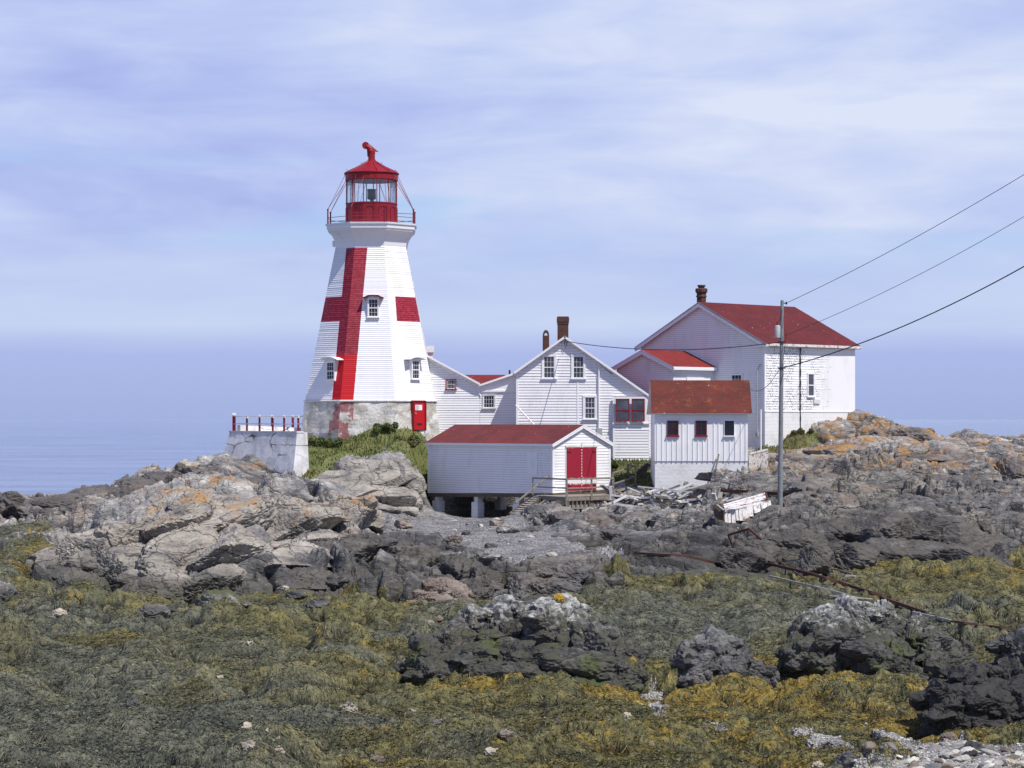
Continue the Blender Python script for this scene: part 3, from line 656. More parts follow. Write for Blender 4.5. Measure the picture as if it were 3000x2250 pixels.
M['grass'] = m_grass('grass_turf', (.08, .105, .03), (.17, .175, .06)); M['blade'] = m_grass('grass_blade', (.10, .13, .035), (.24, .24, .09), True)
M['leaf'] = m_grass('shrub_leaf', (.05, .085, .022), (.13, .16, .045), True)
def m_sea():
    n = NT('sea_water'); p = n.pos()
    w1 = n.noise(n.map(p, (.30, .06, 1)), 1, 7, .7, .3); w2 = n.noise(n.map(p, (.012, .03, 1)), 1, 3)
    c = n.mix(n.rng(w2, .4, .6), (.16, .21, .34), (.22, .275, .42))
    return n.done(c, .22, n.bump(w1, 1.0, 1.6), spec=.5)
M['sea'] = m_sea()

# ================================================================== GROUND SHEET
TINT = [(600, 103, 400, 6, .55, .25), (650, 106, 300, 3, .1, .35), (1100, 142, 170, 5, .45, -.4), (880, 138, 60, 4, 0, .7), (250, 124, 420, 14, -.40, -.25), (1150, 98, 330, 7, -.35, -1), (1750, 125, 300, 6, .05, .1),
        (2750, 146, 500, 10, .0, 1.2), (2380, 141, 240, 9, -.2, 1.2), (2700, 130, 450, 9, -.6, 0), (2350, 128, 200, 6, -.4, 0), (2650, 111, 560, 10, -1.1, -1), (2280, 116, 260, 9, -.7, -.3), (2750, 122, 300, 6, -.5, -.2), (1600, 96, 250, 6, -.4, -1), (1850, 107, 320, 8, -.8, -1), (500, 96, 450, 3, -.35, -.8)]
YEL = [(1300, 63.5, 170, 2.2, .7), (1560, 62, 350, 1.6, .9), (1800, 62.5, 120, 2, .8), (2240, 70, 110, 2, 1.5), (2200, 62.5, 260, 2.2, .8), (2500, 62.5, 330, 2.4, .9), (2300, 66, 60, 2, 1.3), (2680, 57.5, 90, 1.6, 1.3), (1080, 91, 130, 2.5, 1.2), (1400, 90, 160, 3, .7), (290, 95, 60, 3, .9), (120, 98, 100, 5, .8), (2400, 57, 500, 3, .45), (1900, 53, 700, 5, .25), (2000, 88, 350, 4, .3)]
def yellowness(x, y):
    px = x/y*F+CX; g = 0
    for a, b, rx, ry, k in YEL+[(2500, 84, 600, 12, -1.5), (1700, 84, 500, 10, -1.1), (200, 54, 700, 9, -.7)]: g = g+(.9*k if k > 0 else k)*np.exp(-((px-a)/rx)**2-((y-b)/ry)**2)  # negative mid-distance entries put bluish mist into the weed colour
    return g
def build_terrain():
    nY = int(1750*Q); nU = int(1190*Q)
    Yr = np.exp(np.linspace(math.log(40), math.log(165), nY)); ur = np.linspace(-.325, .325, nU)
    Y = Yr[:, None]*np.ones((1, nU)); X = Y*ur[None]
    Z = np.zeros_like(X); mk = [np.zeros_like(X) for _ in range(4)]
    for a in range(0, nY, 120):
        r = G_all(X[a:a+120], Y[a:a+120]); Z[a:a+120] = r[0]
        for k in range(4): mk[k][a:a+120] = r[k+1]
    V = np.stack([X.ravel(), Y.ravel(), Z.ravel()+E], 1)
    global _ZG, _YR, _UR, _MK, _CAV; _ZG = Z; _YR = Yr; _UR = ur; _MK = mk
    idx = np.arange(nY*nU).reshape(nY, nU)
    def bb(A_, r):
        for ax in (0, 1):
            c_ = np.cumsum(np.pad(A_, [(r+1, r) if k == ax else (0, 0) for k in (0, 1)], mode='edge'), axis=ax)
            A_ = (np.take(c_, range(2*r+1, c_.shape[ax]), ax)-np.take(c_, range(0, c_.shape[ax]-2*r-1), ax))/(2*r+1)
        return A_
    cav_shade = np.clip((Z-bb(Z, 5))/.07, -1, 1)*.6+np.clip((Z-bb(Z, 22))/.30, -1, 1)*.7  # height against blurred height; paints shade into hollows, lightens tops
    _CAV = cav_shade; lum = np.zeros_like(X); org = np.zeros_like(X); PXG = X/Y*F+CX
    for px_, y_, rx, ry, l_, o_ in TINT:
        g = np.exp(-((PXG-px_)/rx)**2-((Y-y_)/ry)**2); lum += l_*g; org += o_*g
    Fq = np.stack([idx[:-1, :-1], idx[:-1, 1:], idx[1:, 1:], idx[1:, :-1]], -1).reshape(-1, 4)
    cls = np.argmax(np.stack([np.full(X.shape, .5)]+mk, 0), 0).ravel()   # 0 rock 1 gravel 2 grass 3 shingle 4 weed
    fc = cls[Fq[:, 0]]
    names = [('bedrock', 'rock', 'structure', None, None), ('gravel_beach', 'gravel', 'structure', None, None), ('grass', 'grass', 'stuff', 'short green and brown grass on the slope below the lighthouse', 'grass'),
             ('shell_shingle', 'shingle', 'structure', None, None), ('rockweed', 'weed', 'stuff', 'olive and grey rockweed draped over the low tide rocks', 'seaweed')]
    for k, (nm, m, kind, lab, cat) in enumerate(names):
        f = Fq[fc == k]; used, inv = np.unique(f, return_inverse=True)
        me = npmesh(nm, V[used], inv.reshape(-1, 4), [M[m]], smooth=(nm != 'bedrock'), attrs={'lum': lum.ravel()[used], 'orange': org.ravel()[used], 'cav_shade': cav_shade.ravel()[used]} if nm == 'bedrock' else {'yel': yellowness(V[used, 0], V[used, 1]), 'cav_shade': cav_shade.ravel()[used]} if nm == 'rockweed' else None)
        o = bpy.data.objects.new(nm, me); COL.objects.link(o); tag(o, lab, cat, None, kind)
    return ur, Yr
build_terrain()
def GF(x, y):
    nY, nU = _ZG.shape; u = np.clip((x/y-_UR[0])/(_UR[-1]-_UR[0])*(nU-1), 0, nU-1.001); l = np.clip((np.log(y)-math.log(40))/(math.log(165)-math.log(40))*(nY-1), 0, nY-1.001)
    i = u.astype(int); j = l.astype(int); fu = u-i; fl = l-j; g = _ZG
    return (g[j, i]*(1-fu)+g[j, i+1]*fu)*(1-fl)+(g[j+1, i]*(1-fu)+g[j+1, i+1]*fu)*fl
def GM(x, y, k):
    nY, nU = _ZG.shape; u = np.clip((x/y-_UR[0])/(_UR[-1]-_UR[0])*(nU-1), 0, nU-1).astype(int); l = np.clip((np.log(y)-math.log(40))/(math.log(165)-math.log(40))*(nY-1), 0, nY-1).astype(int)
    return (_CAV if k < 0 else _MK[k])[l, u]
def outer_ground():
    """coarser continuation: under the viewpoint, to the sides and out to the sea bed"""
    V = []; Fc = []
    def sheet(us, Ys, lower=0.0):
        n0 = len(V)
        for y in Ys:
            for u in us:
                uu = max(-.39, min(.39, u)); z = float(bilin(_GZ, np.array([uu*max(y, 10.)]), np.array([max(y, 10.)]))[0])
                V.append((u*y if y > 1 else u*8, y, z-.12-lower+E))
        for j in range(len(Ys)-1):
            for i in range(len(us)-1):
                a = n0+j*len(us)+i; Fc.append((a, a+1, a+len(us)+1, a+len(us)))
    sheet(list(np.linspace(-1.2, 1.2, 60)), list(np.linspace(8, 40.05, 18)))
    sheet(list(np.linspace(.3248, 1.2, 40)), list(np.linspace(40, 170, 80))); sheet(list(np.linspace(-1.2, -.3248, 40)), list(np.linspace(40, 170, 80)))
    sheet(list(np.linspace(-1.2, 1.2, 60)), list(np.linspace(164.9, 200, 6)))
    V = np.array(V); V[:, 2] += .35*(fbm(V[:, 0]*.4+50, V[:, 1]*.4+9, 61, 3)-.5); Fc = np.array(Fc); me = npmesh('shore', V, Fc, [M['rock'], M['weed']], smooth=True, mi=(V[Fc[:, 0], 1] < 96).astype(np.int32)); o = bpy.data.objects.new('shore', me); COL.objects.link(o); tag(o, kind='structure')
outer_ground()
me = npmesh('sea', [(-30000, -200, 0), (30000, -200, 0), (30000, 60000, 0), (-30000, 60000, 0)], [(0, 1, 2, 3)], [M['sea']])
o = bpy.data.objects.new('sea', me); COL.objects.link(o); tag(o, kind='structure')

# ---- fronds of rockweed lying down the slope
def ribbons(name, n, mat, seg, Lseg, wid, flow, accept, y0, y1, lift, label, cat, ur=.22, up=0.0):
    X = []; Y = []
    u = rng.uniform(-ur, ur, n); y = np.exp(rng.uniform(math.log(y0), math.log(y1), n)); x = u*y
    ok = accept(x, y); x = x[ok]; y = y[ok]; z = GF(x, y); k = len(x)
    e = .12; gx = (GF(x+e, y)-z)/e; gy = (GF(x, y+e)-z)/e
    ang = (fbm(x*.35, y*.35, 401, 3)-.5)*14; dx = -gx*flow+np.cos(ang)*.5+rng.normal(0, .7, k); dy = -gy*flow+np.sin(ang)*.5+rng.normal(0, .7, k)
    nn = np.hypot(dx, dy)+1e-6; dx /= nn; dy /= nn
    L = Lseg*rng.uniform(.6, 1.5, k)*np.clip(y/60, .8, 1.8); w = wid*rng.uniform(.5, 1.4, k)*np.clip(y/60, .8, 2.0)
    sx, sy = -dy, dx; P0 = []; cx, cy = x.copy(), y.copy(); cz_ = z+lift
    for s_ in range(seg+1):
        if up > 0: zz = z+L*s_*up*rng.uniform(.7, 1.2, k) if s_ else z
        else: zz = np.minimum(np.maximum(GF(cx, cy)+lift, cz_-L*.9), cz_+.02)
        cz_ = zz; ww = w*(1-.75*(s_/seg)**2)/2
        P0.append(np.stack([cx-sx*ww, cy-sy*ww, zz+E+rng.normal(0, .012, k)], 1)); P0.append(np.stack([cx+sx*ww, cy+sy*ww, zz+E+rng.normal(0, .012, k)], 1))
        t = rng.normal(0, .22, k); dx, dy = dx*np.cos(t)-dy*np.sin(t), dx*np.sin(t)+dy*np.cos(t)
        step = L*(.35 if up > 0 else 1.0); cx = cx+dx*step; cy = cy+dy*step
    V = np.stack(P0, 1).reshape(-1, 3); m = 2*(seg+1); b = np.arange(k)[:, None]*m
    Fq = np.concatenate([b+np.array([[2*s_, 2*s_+1, 2*s_+3, 2*s_+2]]) for s_ in range(seg)], 0)
    me = npmesh(name, V, Fq, [mat], smooth=True, attrs={'tone': np.repeat(rng.uniform(0, 1, k), m), 'yel': np.repeat(yellowness(x, y), m), 'cav_shade': np.repeat(GM(x, y, -1), m)})
    o = bpy.data.objects.new(name, me); COL.objects.link(o); tag(o, label, cat, None, 'stuff'); return o
ribbons('rockweed_fronds', int(520000*Q), M['frond'], 4, .045, .013, .35, lambda x, y: (GM(x, y, 3) > .3), 44, 118, .006, 'loose strands of rockweed combed down over the tidal flat', 'seaweed')
ribbons('grass_tufts', int(170000*Q), M['blade'], 2, .035, .025, .3, lambda x, y: (GM(x, y, 1) > .35), 136, 162, 0, 'rough grass blades standing on the slope below the lighthouse', 'grass', up=.95)

# ================================================================== LIGHTHOUSE
TX, TY = -8.93, 152.0
def ap(z):  # apothem of the octagonal tower
    return 4.08+(2.21-4.08)*(z-1.14)/(10.9-1.14)
C225 = math.cos(math.radians(22.5))
def octv(a, k, z, cx=TX, cy=TY):
    t = math.radians(-90-22.5+45*k); return (cx+a/C225*math.cos(t), cy+a/C225*math.sin(t), z)
lh = thing('lighthouse', 'tall white octagonal wooden lighthouse painted with a red cross under a red lantern', 'lighthouse', (TX, TY, -1.0))
mb = MB(); sp = .125
for k in range(8):
    z = 1.14; a0, a1 = 1.14, 10.9; n = int((a1-a0)/sp)
    for i in range(n):
        za = a0+(a1-a0)*i/n; zb = a0+(a1-a0)*(i+1)/n; lip = .02*random.uniform(.7, 1.3)
        A, B = Vector(octv(ap(za)+lip, k, za)), Vector(octv(ap(za)+lip, k+1, za)); Cc, D = Vector(octv(ap(zb), k+1, zb)), Vector(octv(ap(zb), k, zb))
        wa = (B-A).length; wb = (Cc-D).length
        if k == 0: uv = [(0, za), (wa, za), (wb, zb), (0, zb)]
        elif k == 7: uv = [(-wa, za), (0, za), (0, zb), (-wb, zb)]
        elif k == 1: uv = [(100, za), (100+wa, za), (100+wb, zb), (100, zb)]
        elif k == 6: uv = [(-40, za)]*2+[(-40, zb)]*2
        else: uv = [(-100, za)]*2+[(-100, zb)]*2
        mb.face([A, B, Cc, D], 0, uv)
        A2, B2 = octv(ap(za), k, za), octv(ap(za), k+1, za); mb.face([A2, B2, B, A], 0, [(uv[0][0], za), (uv[1][0], za), (uv[1][0], za), (uv[0][0], za)])
mb.build('tower_wall', M['tower'], lh)
# corner boards stay inside the paint: plaster foundation, uneven
mb = MB(); nz_ = 10; nu = 14
def fpt(k, s_, z):
    a = Vector(octv(4.10-.10*(z-1.14), k, z)); b = Vector(octv(4.10-.10*(z-1.14), k+1, z)); p = a.lerp(b, s_)
    d = Vector((p.x-TX, p.y-TY, 0)).normalized(); q = np.array([[p.x*1.3, p.y*1.3, z*1.3]])
    return p+d*(float(fbm3(q, 71, 4)[0])-.5)*.28*(1 if z < 1.1 else .2)+d*.02
for k in range(8):
    for j in range(nz_):
        for i in range(nu):
            z0 = -1.7+2.82*j/nz_; z1 = -1.7+2.82*(j+1)/nz_; s0 = i/nu; s1 = (i+1)/nu
            L = 3.42; x0, x1 = (s0*L, s1*L) if k == 0 else (-(1-s0)*L, -(1-s1)*L) if k == 7 else (100, 100)
            mb.face([fpt(k, s0, z0), fpt(k, s1, z0), fpt(k, s1, z1), fpt(k, s0, z1)], 0, [(x0, z0), (x1, z0), (x1, z1), (x0, z1)])
mb.build('foundation', M['found'], lh)
mb = MB()   # drip board over the plaster
R0 = [octv(4.20, k, 1.10) for k in range(8)]; R1 = [octv(4.20, k, 1.16) for k in range(8)]; R2 = [octv(4.06, k, 1.20) for k in range(8)]; R3 = [octv(4.0, k, 1.08) for k in range(8)]
for k in range(8):
    j = (k+1) % 8
    mb.face([R3[k], R3[j], R0[j], R0[k]]); mb.face([R0[k], R0[j], R1[j], R1[k]]); mb.face([R1[k], R1[j], R2[j], R2[k]])
mb.build('drip_board', M['trim_dirty'], lh)
# coved cornice and gallery deck
mb = MB(); prof = [(2.215, 10.86), (2.23, 10.92), (2.26, 11.12), (2.33, 11.36), (2.46, 11.60), (2.64, 11.80), (2.70, 11.83)]
for i in range(len(prof)-1):
    for k in range(8): mb.face([octv(prof[i][0], k, prof[i][1]), octv(prof[i][0], k+1, prof[i][1]), octv(prof[i+1][0], k+1, prof[i+1][1]), octv(prof[i+1][0], k, prof[i+1][1])])
mb.build('cornice', M['trim'], lh)
def octring(mb, lo, hi, z0, z1, m=0):
    B = [octv(lo, k, z0) for k in range(8)]; T = [octv(hi, k, z1) for k in range(8)]
    mb.face(B[::-1], m); mb.face(T, m)
    for k in range(8): mb.face([B[k], B[(k+1) % 8], T[(k+1) % 8], T[k]], m)
mb = MB(); octring(mb, 2.66, 2.72, 11.80, 11.97); octring(mb, 2.76, 2.78, 11.97, 12.22); octring(mb, 2.84, 2.86, 12.22, 12.33); mb.build('gallery_deck', M['trim'], lh)
for px, py0, py1 in ((982, 703, 714),):
    mb = MB(); mb.box(PX(px, TY)-.13, PX(px, TY)+.13, TY-.6, TY-.1, 10.95, 11.3); mb.build('vent_box', M['trim'], lh)
# lantern room
LZ0, LZ1, LZ2, LZ3 = 12.33, 13.70, 15.18, 15.60
LR = 1.66
lr = MB().lathe(TX, TY, [(LR, LZ0), (LR, LZ1-.08), (LR+.03, LZ1-.06), (LR+.03, LZ1), (LR-.08, LZ1+.02)], 12, rot=math.radians(15)).build('lantern_base', M['crimson'], lh)
for k in range(12):
    t = math.radians(15+15+30*k-90+0); # panel centre
    c = math.cos(t); s_ = math.sin(t); w_ = Wall(TX+c*LR*.968, TY+s_*LR*.968, math.atan2(c, -s_))
    p = MB()
    pts = [(-.27, 12.5), (.27, 12.5), (.27, 13.28)]+[(.27*math.cos(a), 13.28+.17*math.sin(a)) for a in [math.pi*q/8 for q in range(1, 8)]]+[(-.27, 13.28)]
    for i in range(len(pts)):
        a, b = pts[i], pts[(i+1) % len(pts)]
        w_.bar(p, a, b, .04, .0, .035)
    p.build('panel_moulding', M['red'], lr)
gz = MB(); gz.lathe(TX, TY, [(LR-.06, LZ1), (LR-.06, LZ2+.1)], 12, rot=math.radians(15), cap=False); gz.build('lantern_glazing', M['clear'], lh)
for k in range(12):
    t = math.radians(15+30*k); x, y = TX+(LR-.03)*math.cos(t), TY+(LR-.03)*math.sin(t); MB().bar((x, y, LZ1), (x, y, LZ2), .055).build('glazing_bar', M['crimson'], lh)
mb = MB().lathe(TX, TY, [(LR-.02, LZ2-.05), (LR+.02, LZ2), (LR+.02, LZ3-.1), (LR+.08, LZ3-.06)], 24, cap=False); mb.lathe(TX, TY, [(LR-.1, LZ2-.02), (LR-.11, LZ2+.3)], 24); mb.build('lantern_frieze', M['red'], lh)
dome = MB().lathe(TX, TY, [(1.62, LZ3-.05), (1.76, LZ3-.02), (1.75, LZ3+.03), (1.5, LZ3+.15), (.95, LZ3+.41), (.5, LZ3+.66), (.30, LZ3+.81), (.25, LZ3+.85)], 24).build('lantern_roof', M['red'], lh)
rb = MB()
for k in range(12):
    t = math.radians(15+30*k); c, s_ = math.cos(t), math.sin(t)
    rb.tube([(TX+c*r, TY+s_*r, z+.012) for r, z in ((1.74, LZ3+.03), (1.5, LZ3+.15), (.95, LZ3+.41), (.5, LZ3+.66), (.30, LZ3+.80))], .022, 5)
    for rr, zz in ((1.55, LZ3+.17), (.62, LZ3+.64)):
        rb.tube([(TX+c*rr-s_*.0, TY+s_*rr, zz-.04), (TX+c*(rr+.02), TY+s_*(rr+.02), zz+.08), (TX+c*(rr+.09), TY+s_*(rr+.09), zz+.03)], .012, 4)
rb.build('roof_ribs', M['red'], dome)
vz = LZ3+.83
MB().lathe(TX, TY, [(.27, vz), (.27, vz+.06), (.22, vz+.08), (.21, vz+.60)], 16).build('vent_neck', M['red'], lh)
cw = MB(); cw.tube([(TX+.02, TY, vz-.12+.55), (TX+.0, TY, vz-.12+.72), (TX-.05, TY, vz-.12+.86), (TX-.22, TY, vz-.12+.99), (TX-.36, TY, vz-.12+1.08)], [.22, .23, .21, .17, .13], 14)
cw.tube([(TX-.38, TY-.10, vz-.12+1.10), (TX-.38, TY+.10, vz-.12+1.10)], .225, 20)
cw.tube([(TX-.25, TY, vz-.12+1.12), (TX+.05, TY, vz-.12+.87), (TX+.42, TY, vz-.12+.70)], [.13, .13, .015], 10)
cw.slab([(TX-.10, TY-.16, vz-.12+.86), (TX+.44, TY-.02, vz-.12+.70), (TX+.44, TY+.02, vz-.12+.70), (TX-.10, TY+.16, vz-.12+.86)], .03)
cw.hexa([(TX-.27, TY-.07, vz-.12+.40), (TX-.2, TY-.07, vz-.12+.36), (TX-.2, TY+.07, vz-.12+.36), (TX-.27, TY+.07, vz-.12+.40)], [(TX-.30, TY-.1, vz-.12+.9), (TX-.15, TY-.1, vz-.12+.9), (TX-.15, TY+.1, vz-.12+.9), (TX-.30, TY+.1, vz-.12+.9)])
cw.build('vent_cowl', M['red'], lh, smooth=True)
ln = MB().lathe(TX, TY, [(.10, 13.75), (.10, 13.95), (.25, 13.98), (.28, 14.02), (.28, 14.56), (.25, 14.60), (.05, 14.62)], 16)
ln.build('lamp_lens', M['lens'], lh, smooth=True)
mb = MB()
for dx in (-.13, -.04, .05, .14): mb.bar((TX+dx, TY-.30, 14.02), (TX+dx, TY-.30, 14.56), .02)
mb.tube([(TX, TY, 12.4), (TX, TY, 13.8)], .12, 10); mb.tube([(TX+.08, TY+.5, 13.7), (TX+.08, TY+.5, 15.3)], .03, 6); mb.lathe(TX, TY, [(.3, 14.58), (.3, 14.62)], 16); mb.build('lamp_stand', M['crimson'], lh)
# gallery railing, stays
for k in range(8):
    for rr, dk in (((2.70, 0),) if k not in (1,) else ((2.70, 0), (2.62, .0))):
        x, y, _ = octv(rr, k, 0); h_ = 13.25 if rr > 2.65 else 13.1
        if rr < 2.65: x -= .12; y -= .2
        MB().tube([(x, y, 12.30), (x, y, h_)], .045, 8).tube([(x, y, h_-.05), (x, y, h_+.03)], .06, 8).build('railing_post', M['crimson'], lh)
rl = MB()
for h_ in (12.45, 12.72, 12.90):
    for k in range(8):
        if h_ == 12.90 and k not in (0, 1, 2): continue
        rl.tube([octv(2.70, k, h_), octv(2.70, k+1, h_+(.05 if h_ > 12.8 else 0))], .018, 5)
rl.build('railing_rails', M['crimson'], lh)
st = MB()
for k in range(8):
    a = octv(2.70, k, 13.25); t = math.atan2(a[1]-TY, a[0]-TX)
    for dt in (-.16, .16): st.tube([a, (TX+LR*1.03*math.cos(t+dt), TY+LR*1.03*math.sin(t+dt), LZ3-.12-.25*(dt > 0))], .014, 4)
st.build('stay_rods', M['crimson'], lh)

def window(parent, w, px0, px1, py0, py1, nx=3, ny=4, cas=.11, casm='trim', sashm='trim', pane='pane', n=.03, meet=True, sill=True, dp=.045, name='window'):
    u0, v1 = w.uv(px0, py0); u1, v0 = w.uv(px1, py1)
    m = MB(); w.box(m, u0-cas, u0, v0, v1, n-.03, n+dp); w.box(m, u1, u1+cas, v0, v1, n-.03, n+dp); w.box(m, u0-cas, u1+cas, v1, v1+cas*1.05, n-.03, n+dp+.01)
    if sill: w.box(m, u0-cas-.05, u1+cas+.05, v0-.07, v0, n-.03, n+dp+.05)
    else: w.box(m, u0-cas, u1+cas, v0-cas*.8, v0, n-.03, n+dp)
    o = m.build(name, M[casm], parent)
    m = MB(); w.poly(m, [(u0, v0), (u1, v0), (u1, v1), (u0, v1)], n+.004); m.build('pane', M[pane], o)
    m = MB(); f = .035; a, b = n+.006, n+.026
    w.box(m, u0, u0+f, v0, v1, a, b); w.box(m, u1-f, u1, v0, v1, a, b); w.box(m, u0+f, u1-f, v0, v0+f*1.3, a, b); w.box(m, u0+f, u1-f, v1-f, v1, a, b)
    for i in range(1, nx): x = u0+(u1-u0)*i/nx; w.box(m, x-.008, x+.008, v0+f, v1-f, a, b-.005)
    for j in range(1, ny):
        y = v0+(v1-v0)*j/ny; hw = .03 if (meet and j*2 == ny) else .008
        w.box(m, u0+f, u1-f, y-hw, y+hw, a, b-(.003 if hw < .02 else -.004))
    m.build('sash', M[sashm], o); return o
def tower_window(face_ang, nrm, gx0, gx1, gy0, gy1, hx0, hx1, hy0, nx, ny, casm='trim', rhood='trim', dz=.0):
    nv = Vector(nrm); zs = -(gy1-HY)/F*149; a = ap(zs)+.10
    w = Wall(TX+nv.x*a, TY+nv.y*a, face_ang)
    u0, v1 = w.uv(gx0, gy0); u1, v0 = w.uv(gx1, gy1); h0, hv = w.uv(hx0, hy0, .25); h1, _ = w.uv(hx1, hy0, .25)
    win = window(lh, w, gx0, gx1, gy0, gy1, nx, ny, .07, casm, 'trim', n=.0, dp=.04)
    m = MB(); back = -.85
    w.box(m, u0-.075, u0-.005, v0-.09, v1+.16, back, -.03); w.box(m, u1+.005, u1+.075, v0-.09, v1+.16, back, -.03); w.box(m, u0-.005, u1+.005, v0-.09, v0-.005, back, -.03); w.box(m, u0-.005, u1+.005, v0, v1, -.3, -.015)
    m.build('window_box', M['trim'], win)
    m = MB(); N_ = 10; base = hv-.34; mid = (u0+u1)/2; hw = max((h1-h0)/2, (u1-u0)/2+.12)
    pr = []
    for i in range(N_+1):
        s_ = -1+2*i/N_; v = base+.30*math.sqrt(max(0, 1-(abs(s_)*.97)**2.0)) if abs(s_) < .8 else base+.30*math.sqrt(1-(.8*.97)**2)-(abs(s_)-.8)*.25
        pr.append((mid+s_*hw, v))
    for i in range(N_):
        a_, b_ = pr[i], pr[i+1]
        m.hexa([w.pt(a_[0], a_[1]-.05, back), w.pt(b_[0], b_[1]-.05, back), w.pt(b_[0], b_[1], back), w.pt(a_[0], a_[1], back)], [w.pt(a_[0], a_[1]-.05, .26), w.pt(b_[0], b_[1]-.05, .26), w.pt(b_[0], b_[1], .26), w.pt(a_[0], a_[1], .26)])
    m.build('window_hood', M[rhood], win)
    m = MB(); ins = [(x_, y_-.052) for x_, y_ in pr if u0-.08 <= x_ <= u1+.08]
    if len(ins) >= 2: w.poly(m, [(u0-.075, v1+.05), (u1+.075, v1+.05)]+[(min(max(x_, u0-.075), u1+.075), y_) for x_, y_ in ins[::-1]], -.02); m.build('hood_board', M['trim'], win)
r7 = math.sqrt(.5)
tower_window(0, (0, -1, 0), 1080, 1107, 876, 928, 1060, 1120, 861, 3, 4, 'trim', 'red')
tower_window(-math.pi/4, (-r7, -r7, 0), 958, 979, 1062, 1112, 944, 997, 1044, 3, 4)
tower_window(math.pi/4, (r7, -r7, 0), 1208, 1227, 1057, 1110, 1190, 1240, 1042, 3, 4)
# door in the plaster base
w = Wall(TX+r7*4.42, TY-r7*4.42, math.pi/4); u0, v1 = w.uv(1213, 1177); u1, v0 = w.uv(1245, 1259)
m = MB(); w.box(m, u0, u1, v0, v1, -.12, .0); dr = m.build('door', M['red_door'], lh)
m = MB(); w.box(m, u0-.07, u0-.005, v0-.05, v1+.06, -.6, .05); w.box(m, u1+.005, u1+.09, v0-.05, v1+.06, -.4, .05); w.box(m, u0-.005, u1+.005, v1+.01, v1+.09, -.4, .05); m.build('door_frame', M['red'], dr)
m = MB(); w.box(m, u0+.10, u1-.25, v0+1.22, v0+1.55, .0, .012); sg = m.build('sign', M['trim'], dr)
for r_, l in enumerate((.22, .30, .26, .30, .18)):
    y = v0+1.50-.06*r_; m = MB(); w.box(m, u0+.14, min(u0+.14+l, u1-.28), y-.010, y+.006, .0125, .016); m.build('text_line', M['dark'], sg)
m = MB(); w.box(m, u0+.25, u1-.25, v0+.28, v0+.42, .001, .01); m.build('door_vent', M['dark'], dr)
m = MB(); w.box(m, u0+.06, u0+.14, v0+.98, v0+1.06, .0, .06); m.build('door_handle', M['galv'], dr)

# ================================================================== HOUSES
def corner(mb, w, u, v0, v1, wd=.11, n=.04): w.box(mb, u, u+wd, v0, v1, -.02, n)
def roofpair(px_apex, py_apex): pass
# --- link buildings between lighthouse and keeper's house
LY = 151.0
w = Wall(0, LY, 0)
lk = thing('link_building', 'low white clapboard passage sloping down from the lighthouse with a small red framed window', 'building', (w.u(1320), LY, -1.0))
def U(px): return w.u(px)
def V(py, Y=LY): return -(py-HY)/F*Y
MBc = MB(); clap(MBc, w, [(U(1222), V(1285)), (U(1405.5), V(1285)), (U(1405.5), V(1130)), (U(1262), V(1052)), (U(1222), V(1030))], .15); MBc.build('wall', [M['white'], M['lap']], lk)
m = MB(); m.slab([(U(1235), LY-.32, V(1031)), (U(1407), LY-.32, V(1123)), (U(1407), LY+6, V(1123)), (U(1235), LY+6, V(1031))], .12, 0, 1); m.build('roof', [M['roof'], M['trim']], lk)
m = MB(); w.bar(m, (U(1225), V(1036)), (U(1406), V(1133)), .16, .01, .06); m.build('rake_board', M['trim'], lk)
window(lk, w, 1309, 1334, 1113, 1139, 4, 2, .05, 'red', 'trim', n=.03, meet=False)
m = MB(); m.box(U(1222), U(1405), LY+.05, LY+6, V(1285), V(1150)); m.build('back_wall', M['white'], lk)
lk2 = thing('link_shed', 'white clapboard lean-to with a twelve pane window beside the keeper house', 'building', (U(1455), LY, -1.0))
m = MB(); clap(m, w, [(U(1406), V(1285)), (U(1512), V(1285)), (U(1512), V(1146)), (U(1406), V(1146))], .15); m.build('wall', [M['white'], M['lap']], lk2)
m = MB(); w.poly(m, [(U(1406), V(1146)), (U(1512), V(1146)), (U(1512), V(1094)), (U(1406), V(1130))], .05); w.box(m, U(1406), U(1512), V(1148), V(1143), 0, .10); m.build('fascia', M['trim'], lk2)
m = MB(); m.slab([(U(1403), LY-.30, V(1127)), (U(1512), LY-.30, V(1090)), (U(1512), LY+6, V(1090)), (U(1403), LY+6, V(1127))], .12, 0, 1); m.build('roof', [M['roof'], M['trim']], lk2)
window(lk2, w, 1417, 1448, 1159, 1195, 4, 3, .07, 'trim_dirty', 'trim', n=.03, meet=False)
m = MB(); m.tube([(U(1493), LY+1.5, V(1110)), (U(1493), LY+1.5, V(1083))], .06, 8); m.build('vent_pipe', M['dark'], lk2)
m = MB(); m.tube([(U(1404), LY-.05, V(1132)), (U(1404), LY-.05, V(1150)), (U(1408), LY-.05, V(1160))], .04, 6); m.build('downpipe', M['trim'], lk2)
m = MB(); m.box(U(1406), U(1510), LY+.05, LY+6, V(1285), V(1135)); m.build('back_wall', M['white'], lk2)
# rear range whose red roof shows over the valley
rr = thing('rear_building', 'low red roofed building glimpsed over the valley between the two link roofs', 'building', (U(1410), 160, -1))
zr = lambda py, Y: -(py-HY)/F*Y
m = MB(); m.slab([(PX(1340, 157.5), 157.5, zr(1128, 157.5)), (PX(1475, 157.5), 157.5, zr(1128, 157.5)), (PX(1480, 161), 161, zr(1098, 161)), (PX(1345, 161), 161, zr(1098, 161))], .1)
m.build('roof', M['roof_bright'], rr)
m = MB(); m.box(PX(1350, 158), PX(1470, 158), 158, 161, -1.6, zr(1128, 158)-.1); m.build('wall', [M['white'], M['lap']], rr)
